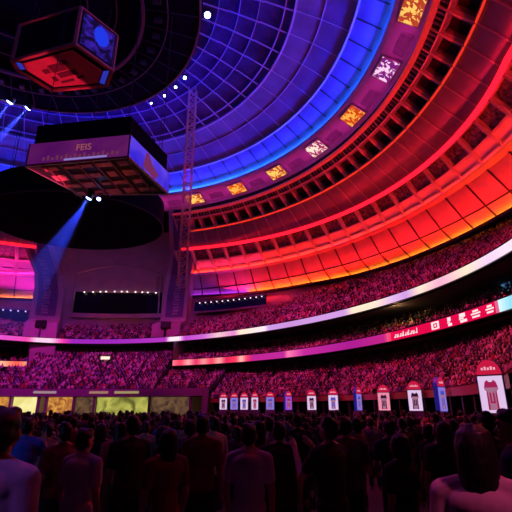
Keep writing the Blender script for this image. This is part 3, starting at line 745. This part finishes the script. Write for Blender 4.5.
spot(W3((-.804, 1.296), 37.85), W3((-.804, 1.296), 37.85) + Vector((-9.5, 3, -10)), .42, 'second bright blue spotlight on the rigging ring rim from the left', SP, 180000, 12, 20, .02)
for (th, s_, lb) in ((7.5, .32, 'bright blue spotlight on the right side of the rigging ring, highest in the photo'), (37, .2, 'small spotlight on the rigging ring rim above the truss'), (43.5, .17, 'small spotlight on the rigging ring rim left of the truss'),
                     (50.5, .15, 'small spotlight on the rigging ring rim above the lower video box corner'), (58, .13, 'tiny spotlight on the rigging ring rim over the lower video box')):
    p = P(19.2, th, 38.0); spot(p, p + (Vector((0, 0, 1.7)) - p) * .3, s_, lb, SP)

# ------------------------------------------------------------------ rows of small lights
def bulb_row(pts, r, col, st, label, group, name='small_lamp'):
    m = glow('bulb', col, st); base = None
    for p in pts:
        if base is None:
            base = empty(name, p, label=label, cat='lamp', group=group)
            mb = MB(); mb.ell((0, 0, 0), (r, r, r), 8, 6); mb.build('bulb', m, base)
            mb = MB(); mb.box((0, 0, r * 1.2), (r * 1.3, r * 1.3, r * .9)); mb.build('socket', M['black_metal'], base)
        else:
            o = base.copy(); COL.objects.link(o); o.location = p
            for c in base.children:
                d = c.copy(); COL.objects.link(d); d.parent = o
bulb_row([P(GW - .25, 84.4 + k * 1.52 + (.3 if k % 3 == 1 else 0), 20.75 + .35 * math.sin(PI * (k + .5) / 11)) for k in range(11)], .15, (1, .75, .72), 2.2, 'small pale lamp in the curved row over the dark suite window', 'lamps over the suite window')
bulb_row([P(54.6 + .3 * (k % 3), -7 + k * 1.45 + (k * 37 % 10) * .06, 19.15 + .1 * (k % 2)) for k in range(32)], .13, (1, .85, .8), 2.2, 'small white lamp in the row under the orange dome edge', 'lamps under the dome edge')
bulb_row([P(47.95, 58.6 + k * 1.33, 17.95) for k in range(12)], .13, (1, .6, .8), 1.6, 'small lamp along the suite band right of the right pillar', 'lamps on the right suite band')
bulb_row([P(48.3, 110.6 + k * 1.4, 16.25) for k in range(6)], .14, (.7, .4, 1), 1.6, 'small violet lamp along the suite band at the left edge', 'lamps on the left suite band')
# dim wall monitor under the upper tier, and the lit sign high on the far crowd
e = empty('video_monitor', P(46.3, 6.7, 10.0), math.radians(6.7), label='dim blue wall monitor under the upper tier at the right', cat='screen')
mb = MB(); mb.box((-.05, 0, 0), (.1, 1.5, .85)); mb.build('bezel', M['black_metal'], e)
mb = MB(); mb.box((-.11, 0, 0), (.02, 1.38, .74)); mb.build('screen_panel', screen_noise('monitor', (.02, .05, .12), (.06, .22, .42), .8, 3), e)
lamp('aisle_lamp', 'POINT', P(RIB2(19.5) + 1.5, 19.5, 9.6), None, 70, (1, .55, .2), .1)
mb = MB(); mb.box((0, 0, 0), (.06, 1.5, .5)); o = mb.build('exit_sign', glow('aisle_sign', (1, .75, .6), 1.2)); o.location = P(42.9, 91.5, 7.9); o.rotation_euler = (0, 0, math.radians(91.5))
tag(o, 'small glowing sign in the middle of the far lower stand', 'sign')

# ------------------------------------------------------------------ jersey display totems along the bowl front
TG = 'jersey totems along the bowl front'
def totem(th, yaw, hdr, pan, jersey, label, sc=1.0, dark=False):
    """tall rounded board on a plinth: red round top, printed panel with a jersey, plinth"""
    e = empty('display_totem', P(36.2 if th < -15 else 35.95, th, -EYE), 0, label=label, cat='display board', group=TG)
    loc = Vector((e.location.x, e.location.y, 0)); e.rotation_euler = (0, 0, math.atan2(-loc.y, -loc.x) + PI / 2 + math.radians(yaw)); e.scale = (sc, sc, 1)
    # local frame: the board faces -y
    Wd, z0, z1, z2 = 1.05, 1.45, 3.0, 3.62
    mb = MB(); mb.box((0, 0, .72), (1.15, .6, 1.44)); mb.build('plinth', M['banner'], e)
    pts = [(-Wd / 2, z0), (Wd / 2, z0), (Wd / 2, z1)] + [(Wd / 2 * math.cos(t), z1 + (z2 - z1) * math.sin(t)) for t in np.linspace(.12, PI - .12, 12)] + [(-Wd / 2, z1)]
    mb = MB(); nn = len(pts); vs = [(x, -.12, z) for x, z in pts] + [(x, .16, z) for x, z in pts]
    mb.add(vs, [tuple(range(nn)), tuple(range(2 * nn - 1, nn - 1, -1))] + [(i, nn + i, nn + (i + 1) % nn, (i + 1) % nn) for i in range(nn)])
    mb.build('board', M['side_blue'] if dark else M['side_dark'], e)
    top = [(x * .95, z) for x, z in [(Wd / 2, z1 + .02)] + [(Wd / 2 * math.cos(t), z1 + (z2 - z1) * math.sin(t)) for t in np.linspace(.12, PI - .12, 12)] + [(-Wd / 2, z1 + .02)]]
    mb = MB(); mb.add([(x, -.14, z) for x, z in top], [tuple(range(len(top)))]); hd = mb.build('header', hdr, e)
    mb = MB()
    for k in range(5): mb.add([(-.28 + k * .12, -.155, 3.2), (-.2 + k * .12, -.155, 3.2), (-.2 + k * .12, -.155, 3.3 + .04 * (k % 2)), (-.28 + k * .12, -.155, 3.3 + .04 * (k % 2))], [(0, 1, 2, 3)])
    mb.build('title_mark', M['title'], hd)
    mb = MB(); mb.add([(-Wd * .46, -.14, z0 + .06), (Wd * .46, -.14, z0 + .06), (Wd * .46, -.14, z1 - .04), (-Wd * .46, -.14, z1 - .04)], [(0, 1, 2, 3)]); pn = mb.build('print_panel', pan, e)
    mb = MB(); ff = -.155
    mb.add([(x, ff, z) for x, z in [(-.21, 1.62), (.21, 1.62), (.2, 2.35), (.27, 2.42), (.27, 2.5), (-.27, 2.5), (-.27, 2.42), (-.2, 2.35)]], [tuple(range(8))], 0)        # body
    mb.add([(x, ff, z) for x, z in [(-.27, 2.5), (.27, 2.5), (.22, 2.72), (.12, 2.8), (.06, 2.72), (-.06, 2.72), (-.12, 2.8), (-.22, 2.72)]], [tuple(range(8))], 1)       # shoulders
    for sx in (-1, 1): mb.add([(sx * a, ff - .003, z) for a, z in ((.13, 1.62), (.21, 1.62), (.2, 2.35), (.15, 2.35))], [(0, 1, 2, 3)], 1)                                   # side stripes
    for a, b, c, d in ((-.1, -.03, 1.95, 2.3), (.03, .1, 1.95, 2.3), (-.1, .1, 1.88, 1.95)): mb.add([(a, ff - .003, c), (b, ff - .003, c), (b, ff - .003, d), (a, ff - .003, d)], [(0, 1, 2, 3)], 1)
    mb.build('jersey', [M['jersey_pale'], jersey], pn)
M['side_dark'] = mat('totem_side', (.07, .04, .16), .4); M['side_blue'] = mat('totem_blue', (.03, .07, .42), .4, emit=(.01, .03, .5), strength=.25)
M['jersey_pale'] = glow('jersey_pale', (.62, .25, .42), .6)
M['title'] = glow('totem_title', (1, .45, .6), .9)
HR_ = glow('totem_header', (.62, .01, .06), .9)
def pane(c, s): return glow('totem_panel', c, s)
JW, JP, JB = pane((.88, .62, .95), .85), pane((1, .30, .45), .85), pane((.35, .25, .95), .7)
JK, JR, JU = glow('jersey_dark', (.06, .01, .05), .6), glow('jersey_red', (.5, .02, .12), .7), glow('jersey_blue', (.08, .08, .6), .8)
for th, yaw, pn, js, lb, drk in (
    (-21.0, -18, JW, JR, 'nearest white jersey board with a round red top, at the right edge', 0), (-3.6, 64, JB, JU, 'blue jersey board seen nearly edge on, second from the right', 1),
    (3.9, -8, JW, JK, 'white jersey board with a dark figure, third from the right', 0), (12.9, 5, JP, JK, 'pink jersey board beside the red rail, fourth from the right', 0),
    (20.1, 62, JB, JU, 'narrow blue jersey board turned edge on, fifth from the right', 1), (26.9, -5, JW, JU, 'white jersey board with a blue figure, in the middle of the row', 0),
    (32.9, 0, JW, JK, 'white jersey board with a dark figure and red top, seventh from the right', 0), (39.4, 40, glow('totem_violet', (.5, .1, .85), .7), JR, 'violet jersey board angled away, eighth from the right', 1),
    (44.3, 6, JB, JU, 'lilac blue jersey board, fifth from the far left of the row', 0), (48.6, 30, JW, JR, 'pale jersey board angled away, fourth from the far end', 0),
    (51.3, -4, JW, JU, 'small white jersey board, third from the far end', 0), (54.0, -4, JB, JU, 'small lilac jersey board, second from the far end', 0), (56.9, -4, JW, JK, 'farthest small white jersey board in the row', 0)):
    totem(th, yaw, HR_, pn, js, lb, 1.0, drk)

# ------------------------------------------------------------------ people
def remesh(blobs, name, vox, mats, smooth_it=3):
    """blobs: ('e', centre, radii) or ('c', p0, p1, r0, r1); fused into one continuous skin"""
    mb = MB()
    for b in blobs:
        if b[0] == 'e': mb.ell(b[1], b[2], 20, 14)
        else:
            _, p0, p1, r0, r1 = b; p0 = Vector(p0); p1 = Vector(p1); n = 5; pts = []; rs = []
            d = (p1 - p0).normalized()
            for t in (90, 60, 30): pts.append(p0 - d * r0 * math.sin(math.radians(t)) * .98); rs.append(max(.15 * r0, r0 * math.cos(math.radians(t))))
            for k in range(n): pts.append(p0.lerp(p1, k / (n - 1))); rs.append(r0 + (r1 - r0) * k / (n - 1))
            for t in (30, 60, 90): pts.append(p1 + d * r1 * math.sin(math.radians(t)) * .98); rs.append(max(.15 * r1, r1 * math.cos(math.radians(t))))
            mb.tube(pts, rs, 12)
    o = mb.build(name, mats)
    md = o.modifiers.new('r', 'REMESH'); md.mode = 'VOXEL'; md.voxel_size = vox; md.use_smooth_shade = True
    sm = o.modifiers.new('s', 'SMOOTH'); sm.factor = .5; sm.iterations = smooth_it
    dg = bpy.context.evaluated_depsgraph_get(); me = bpy.data.meshes.new_from_object(o.evaluated_get(dg)); bpy.data.objects.remove(o)
    me.name = name; me.materials.clear(); me.materials.append(mats if not isinstance(mats, list) else mats[0])
    return me
def arm_pts(pose, s):
    sh = (s * .185, 0, 1.40)
    if pose == 'fold': return sh, (s * .24, .03, 1.13), (s * .04, .22, 1.17)
    if pose == 'up': return sh, (s * .25, .14, 1.2), (s * .14, .34, 1.42)
    return sh, (s * .235, -.02, 1.11), (s * .225, .07, .87)
def hand(b, wr, d, s, r=.009):
    """palm, four bent fingers of unequal length, and a thumb off the palm's side"""
    d = Vector(d).normalized(); side = Vector((0, 1, 0)) if abs(d.z) > .6 else Vector((0, 0, 1)); nn = d.cross(side).normalized() * s
    c = Vector(wr) + d * .05; b.append(('c', Vector(wr), c + d * .03, .026, .034)); b.append(('c', c - side * .025, c + side * .028 + d * .02, .02, .02))
    for k, ln in enumerate((.062, .072, .068, .052)):
        p0 = c + d * .045 + side * (.033 - k * .022); p1 = p0 + d * ln * .55; p2 = p1 + d * ln * .4 - nn * ln * .35
        b += [('c', p0, p1, r, r), ('c', p1, p2, r, r * .85)]
    p0 = c + side * .034; b += [('c', p0, p0 + side * .03 + d * .025, r * 1.1, r), ('c', p0 + side * .03 + d * .025, p0 + side * .036 + d * .055, r, r * .85)]
def body_blobs(pose, head_turn=0.0, w=1.0):
    b = []
    for s in (-1, 1):
        b += [('c', (s * .085, 0, .90), (s * .10, .012, .49), .088 * w, .056), ('c', (s * .10, .012, .49), (s * .105, -.012, .09), .057, .038),
              ('e', (s * .107, .06, .035), (.042, .12, .035)), ('e', (s * .105, -.03, .05), (.038, .05, .05)), ('c', (s * .105, -.02, .40), (s * .105, -.015, .28), .052, .048)]
        sh, el, wr = arm_pts(pose, s)
        b += [('c', sh, el, .052, .040), ('c', el, wr, .040, .026), ('c', (s * .05, -.01, 1.475), sh, .045, .056)]
        hand(b, wr, Vector(wr) - Vector(el), s)
    b += [('e', (0, -.01, .93), (.168 * w, .122, .13)), ('e', (0, 0, 1.08), (.145 * w, .105, .16)), ('e', (0, 0, 1.27), (.172 * w, .118, .19)), ('e', (0, -.03, 1.36), (.165, .09, .1)),
          ('c', (0, -.012, 1.42), (0, .01, 1.54), .058, .052)]
    h = [('e', (0, -.005, 1.632), (.075, .096, .088)), ('e', (0, .035, 1.585), (.06, .066, .08)), ('e', (0, .055, 1.535), (.034, .036, .028)), ('c', (0, .088, 1.615), (0, .112, 1.582), .009, .015),
         ('e', (0, .088, 1.645), (.05, .014, .012)), ('e', (0, .092, 1.553), (.022, .01, .007)), ('e', (0, .092, 1.543), (.02, .01, .007)), ('e', (.03, .08, 1.59), (.02, .016, .016)), ('e', (-.03, .08, 1.59), (.02, .016, .016))]
    for s in (-1, 1): h += [('e', (s * .08, -.005, 1.605), (.010, .022, .032)), ('e', (s * .076, .005, 1.58), (.010, .012, .014))]
    return b, h
def turn(bl, a):
    m = Matrix.Rotation(a, 3, 'Z'); out = []
    for x in bl:
        if x[0] == 'e': out.append(('e', x[1], x[2]) if abs(a) < 1e-6 else ('e', tuple(m @ Vector(x[1])), x[2]))
        else: out.append(('c', m @ Vector(x[1]), m @ Vector(x[2]), x[3], x[4]))
    return out
def hair_blobs(kind):
    lk = []; q = random.Random(5)
    nl = 34 if kind == 'long' else 26
    for k in range(nl):                          # locks of hair lying over the cap
        a = math.radians(150 + 240 * k / (nl - 1)) if kind == 'long' else math.radians(170 + 200 * k / (nl - 1)); j = lambda s: q.uniform(-s, s)
        pts = [(.04, 1.722), (.074, 1.69), (.088, 1.64), (.092, 1.57), (.09, 1.50), (.076 + j(.012), 1.43 + j(.03)), (.07 + j(.015), 1.36 + j(.05))]
        pts = [(r * math.cos(a + j(.07)) * (.98 if kind == 'long' else .93), -.016 + r * math.sin(a + j(.07)) * 1.06, z + j(.012)) for r, z in pts]
        if kind == 'long': lk += [('c', p, p2, .0105 + j(.003), .0095) for p, p2 in zip(pts[:-1], pts[1:])]
    if kind == 'long': return lk + [('e', (0, -.016, 1.648), (.085, .1, .09)), ('e', (0, -.04, 1.57), (.085, .075, .11)), ('e', (0, -.065, 1.45), (.07, .045, .11)), ('e', (.025, -.075, 1.38), (.04, .03, .08))]
    if kind == 'bun': return [('e', (0, -.018, 1.648), (.082, .096, .086)), ('e', (0, -.05, 1.60), (.07, .06, .07)), ('e', (0, -.11, 1.70), (.04, .042, .04))]
    return lk + [('e', (0, -.016, 1.652), (.081, .098, .086)), ('e', (0, -.04, 1.605), (.077, .07, .085)), ('e', (0, .03, 1.685), (.058, .055, .042)), ('e', (.03, .02, 1.715), (.035, .05, .03)), ('e', (-.03, -.03, 1.725), (.04, .05, .025))]
def shirt_blobs(pose, w=1.0, loose=.014, sleeve=.62):
    b = []
    for s in (-1, 1):
        sh, el, wr = arm_pts(pose, s); e2 = Vector(sh).lerp(Vector(el), sleeve)
        b += [('c', sh, e2, .052 + loose, .046 + loose), ('c', (s * .055, -.012, 1.455), sh, .046 + loose * .6, .056 + loose)]
    b += [('e', (0, 0, 1.27), (.172 * w + loose, .118 + loose, .20)), ('e', (0, -.03, 1.36), (.165 + loose, .09 + loose, .105)), ('e', (0, 0, 1.09), (.15 * w + loose, .11 + loose, .19)), ('e', (0, -.01, .96), (.168 * w + loose, .122 + loose, .13)),
          ('c', (0, -.02, 1.40), (0, -.014, 1.462), .075, .066)]
    return b
def trouser_blobs(w=1.0, l=.012):
    b = [('e', (0, -.01, .92), (.168 * w + l * .6, .122 + l * .6, .13))]
    for s in (-1, 1): b += [('c', (s * .085, 0, .88), (s * .10, .012, .49), .088 * w + l, .056 + l), ('c', (s * .10, .012, .49), (s * .105, -.012, .1), .057 + l, .05 + l)]
    return b
SK = [mat('skin_%d' % i, c, .5) for i, c in enumerate(((.42, .24, .16), (.32, .17, .10), (.52, .33, .24)))]
HA = [mat('hair_%d' % i, c, .45, 0, .5, 55, bump=.9) for i, c in enumerate(((.010, .008, .008), (.03, .016, .010)))]
SHC = {'black': (.015, .014, .016), 'navy': (.02, .03, .09), 'charcoal': (.06, .06, .065), 'maroon': (.16, .02, .03), 'white': (.62, .60, .60), 'grey': (.25, .24, .25), 'blue': (.05, .12, .42), 'red': (.42, .03, .04)}
SHM = {k: mat('shirt_' + k, c, .85, 0, .1, 6) for k, c in SHC.items()}
TR = mat('trousers', (.025, .026, .035), .9, 0, .2, 5); SHOE = mat('shoe', (.02, .02, .02), .5)
VAR = []
for pose, hk, w_ in (('down', 'short', 1.0), ('fold', 'short', 1.1), ('down', 'long', .9), ('fold', 'bun', .9), ('up', 'short', 1.0)):
    bb, hh = body_blobs(pose, 0, w_)
    me = remesh(bb + hh, 'person', .0105, SK[0]); hm = remesh(hair_blobs(hk), 'hair', .012, HA[0]); sm = remesh(shirt_blobs(pose, w_), 'shirt', .014, SHM['black']); tm = remesh(trouser_blobs(w_), 'trousers', .016, TR)
    VAR.append((me, hm, sm, tm, pose, hk))
def place_person(v, x, y, rz, height, shirt, label, group=None, skin=0, hair=0, name='person', meshes=None):
    me, hm, sm, tm = (meshes or VAR[v])[:4]
    o = bpy.data.objects.new(name, me); COL.objects.link(o); o.location = (x, y, 0); o.rotation_euler = (0, 0, rz); s_ = height / 1.735; o.scale = (s_, s_, s_)
    tag(o, label, 'person', group)
    for nm, m, mt in (('hair', hm, HA[hair]), ('shirt', sm, shirt), ('trousers', tm, TR)):
        c = bpy.data.objects.new(nm, m); COL.objects.link(c); c.parent = o
        c.material_slots[0].link = 'OBJECT'; c.material_slots[0].material = mt
    o.material_slots[0].link = 'OBJECT'; o.material_slots[0].material = SK[skin]
    return o
def upx(u, d):                       # a spot on the floor d metres ahead
    return ((u - 256) / 440 * d * .945, d)
# the people nearest the visitor, each with meshes of their own
def near(u, d, height, rz, shirt, label, pose, hk, head_turn, sleeve=.62, skin=0, w_=1.0, eyes=False):
    bb, hh = body_blobs(pose, 0, w_)
    me = remesh(bb + turn(hh, head_turn), 'person', .008, SK[0], 4); hm = remesh(turn(hair_blobs(hk), head_turn), 'hair', .008, HA[0], 4)
    sm = remesh(shirt_blobs(pose, w_, .016, sleeve), 'shirt', .009, SHM['black'], 6); tm = remesh(trouser_blobs(w_), 'trousers', .014, TR)
    x, y = upx(u, d); o = place_person(0, x, y, rz, height, shirt, label, None, skin, 0, 'person', (me, hm, sm, tm))
    if eyes:
        for s in (-1, 1):
            m = Matrix.Rotation(head_turn, 3, 'Z'); p = m @ Vector((s * .03, .088, 1.612)); mb = MB(); mb.ell(p, (.012, .012, .011), 10, 8); mb.build('eye', mat('eye_dark', (.03, .02, .02), .2), o, None, True)
    return (x, y)
TAKEN = []
TAKEN.append(near(7, 2.4, 1.70, -.25, mat('shirt_mauve', (.36, .34, .46), .85, 0, .06, 5), 'person with short black hair and mauve shirt at the left edge, back turned', 'down', 'short', .38, w_=1.08))
TAKEN.append(near(470, 2.3, 1.625, -.55, mat('shirt_pale', (.55, .42, .46), .8, 0, .08, 5), 'person with black hair and pale pink shirt in the lower right foreground', 'down', 'long', -.15, w_=1.1))
TAKEN.append(near(507, 3.4, 1.69, .9, mat('shirt_deep_navy', (.012, .02, .06), .8), 'person in a navy shirt at the right edge, face turned left', 'down', 'short', .5, eyes=True, skin=1))
TAKEN.append(near(484, 4.3, 1.665, .3, SHM['black'], 'person with black hair in black, between the pale shirt and the navy shirt', 'fold', 'short', .2))
TAKEN.append(near(31, 6.0, 1.58, .1, mat('shirt_bright_blue', (.05, .12, .75), .7), 'person in a bright blue shirt just right of the mauve shirt', 'up', 'short', -.2))
lamp('blue_fill', 'SPOT', (-7.5, 1.0, 2.6), (upx(31, 6)[0], 6, 1.2), 160, (.15, .3, 1), .2, 24)  # added blue spot on the bright blue shirt; there is no stage

# standing audience on the floor, rows of individuals
cnt = 0; names = ['black', 'navy', 'charcoal', 'maroon', 'white', 'grey', 'blue', 'red']; wts = [.28, .16, .2, .1, .08, .1, .04, .04]
rr = random.Random(11); y = 4.4; ROOM = 292
while cnt < ROOM and y < 31:
    half = .62 * y + .6; x = -half + rr.uniform(0, .6)
    while x < half and cnt < ROOM:
        px, py = x + rr.uniform(-.12, .12), y + rr.uniform(-.2, .2)
        ok = all((px - a) ** 2 + (py - b) ** 2 > .62 ** 2 for a, b in TAKEN) and (math.hypot(px - CX, py - CY) < 35.0 or math.degrees(math.atan2(py - CY, px - CX)) < -26)
        ok = ok and not (px > .30 * py and py < 3.9) and not (px < -.42 * py and py < 6.0)
        if ok:
            c = rr.choices(names, wts)[0]; v = rr.choices(range(5), [.36, .22, .2, .14, .08])[0]
            hgt = rr.uniform(1.47, 1.62) if py < 9 else rr.uniform(1.45, 1.63)
            if VAR[v][5] != 'short': hgt -= .05
            hk = {'short': 'short hair', 'long': 'long hair', 'bun': 'hair in a bun'}[VAR[v][5]]
            place_person(v, px, py, rr.uniform(-.5, .9), hgt, SHM[c], 'standing spectator with %s in a %s shirt in the floor audience' % (hk, c), 'floor audience, %s, %s shirts' % (hk, c), rr.randrange(3), rr.randrange(2))
            TAKEN.append((px, py)); cnt += 1
        x += rr.uniform(.62, .95) * (1 if y < 16 else 1.12)
    y += .82 if y < 16 else 1.05

# ------------------------------------------------------------------ the seated thousands and the far floor audience: one object
def person_low(near_):
    """low-cost seated figure facing -y (towards the hall centre): arrays of verts, faces, part ids (0 shirt, 1 skin, 2 hair, 3 legs)"""
    mb = MB()
    nu, nv = (8, 6) if near_ else (6, 4)
    mb.ell((0, -.02, 1.14), (.085, .10, .12), nu, nv, 1); mb.ell((0, .018, 1.175), (.094, .096, .105), nu, nv, 2)
    n = 8 if near_ else 6
    rings = [(.42, .19, .14), (.62, .18, .12), (.85, .22, .125), (.97, .17, .09), (1.04, .06, .06)]
    vs = []; fs = []
    for z, a, b in rings:
        for k in range(n): t = 2 * PI * k / n; vs.append((a * math.cos(t), b * math.sin(t), z))
    for i in range(len(rings) - 1):
        for k in range(n): fs.append((i * n + k, i * n + (k + 1) % n, (i + 1) * n + (k + 1) % n, (i + 1) * n + k))
    mb.add(vs, fs, 0)
    for s in (-1, 1):
        mb.tube([(s * .21, 0, .93), (s * .26, -.08, .68), (s * .12, -.32, .62)], [.055, .045, .035], 5, 1 if s > 0 else 0)
        mb.tube([(s * .09, 0, .47), (s * .11, -.40, .47), (s * .11, -.42, .06)], [.085, .07, .05], 5, 3)
    return np.array(mb.v), mb.f, np.array(mb.m)
proto = [person_low(True), person_low(False)]
allv, lens, idx, cols = [], [], [], []; base = 0
pf = []
for v, f, m in proto: pf.append((np.array([len(x) for x in f]), np.concatenate([np.array(x) for x in f])))
SKc = np.array([(.50, .32, .24), (.62, .44, .36), (.36, .2, .14), (.72, .55, .48)])
SHc = np.array([(.02, .02, .025), (.05, .05, .06), (.02, .03, .1), (.35, .03, .04), (.50, .46, .46), (.62, .58, .56), (.2, .2, .22), (.08, .12, .35), (.5, .25, .3), (.1, .02, .03)])
SHw = np.array([.20, .14, .1, .1, .13, .09, .08, .05, .06, .05])
def add_person(pos, yaw, lod, sc):
    global base
    v, f, m = proto[lod]; ln, ix = pf[lod]; c, s = math.cos(yaw), math.sin(yaw)
    q = v * sc; q = np.c_[q[:, 0] * c - q[:, 1] * s, q[:, 0] * s + q[:, 1] * c, q[:, 2]] + np.array(pos)
    allv.append(q); lens.append(ln); idx.append(ix + base); base += len(v)
    pal = np.array([SHc[RNG.choice(len(SHc), p=SHw)], SKc[RNG.integers(4)], (.02, .012, .01) if RNG.random() < .93 else (.3, .2, .12), (.03, .03, .05)])
    cc = pal[m]; cols.append(np.repeat(cc, ln, axis=0))
def seat_rows(rows, fill, aisles, gaps=()):
    for Rf, hf, t0, t1 in rows:
        th = t0 + .4
        while th < t1 - .3:
            R = Rf(th); st = math.degrees(.47 / R)
            if RNG.random() < fill(th) and not any(a < th < b for a, b in gaps) and all(abs(th - a) > .36 for a in aisles):
                p = P(R, th, hf(th)); d = math.hypot(p.x, p.y)
                add_person((p.x + RNG.normal(0, .04), p.y + RNG.normal(0, .04), p.z), math.radians(th - 90 + RNG.normal(0, 12)), 0 if d < 45 else 1, RNG.uniform(.80, .97))
            th += st
AI = [-14, 2, 18, 34, 50, 66, 82, 90.5, 99, 112, 124]
seat_rows(ROWS_LO, lambda th: .93, AI)
seat_rows(ROWS_MID, lambda th: .5 if th < 30 else .85, AI)
seat_rows(ROWS_UP, lambda th: .9 if th < 56 else (.8 if th < 76 else .6), [a + 4 for a in AI], ((75.3, 83.2), (102.5, 110.3)))
for k in range(420):                                     # heads of the far floor audience, past the nearer rows
    for _ in range(20):
        x, yy = RNG.uniform(-44, 20), RNG.uniform(20, 62)
        if 18 < math.hypot(x, yy) and abs(x) < .66 * yy and math.hypot(x - CX, yy - CY) < 34.2 and all((x - a) ** 2 + (yy - b) ** 2 > .5 for a, b in TAKEN): break
    else: continue
    TAKEN.append((x, yy)); 
    add_person((x, yy, RNG.uniform(-.06, .08)), RNG.uniform(2.2, 4), 1, .94)
V = np.concatenate(allv); LN = np.concatenate(lens); IX = np.concatenate(idx); CC = np.concatenate(cols)
me = bpy.data.meshes.new('spectator_crowd'); me.vertices.add(len(V)); me.vertices.foreach_set('co', V.astype(np.float32).ravel())
me.loops.add(len(IX)); me.loops.foreach_set('vertex_index', IX.astype(np.int32)); me.polygons.add(len(LN))
me.polygons.foreach_set('loop_start', (np.cumsum(LN) - LN).astype(np.int32)); me.polygons.foreach_set('loop_total', LN.astype(np.int32)); me.update(calc_edges=True)
ca = me.color_attributes.new('Col', 'FLOAT_COLOR', 'CORNER'); ca.data.foreach_set('color', np.c_[CC, np.ones(len(CC))].astype(np.float32).ravel())
me.polygons.foreach_set('use_smooth', np.ones(len(LN), bool)); me.materials.append(mat('crowd', (.5, .5, .5), .7, attr='Col'))
o = bpy.data.objects.new('spectator_crowd', me); COL.objects.link(o)
tag(o, 'thousands of seated spectators filling the tiers and the far floor', 'crowd', None, 'stuff')
print('crowd people', len(allv), 'floor individuals', cnt)
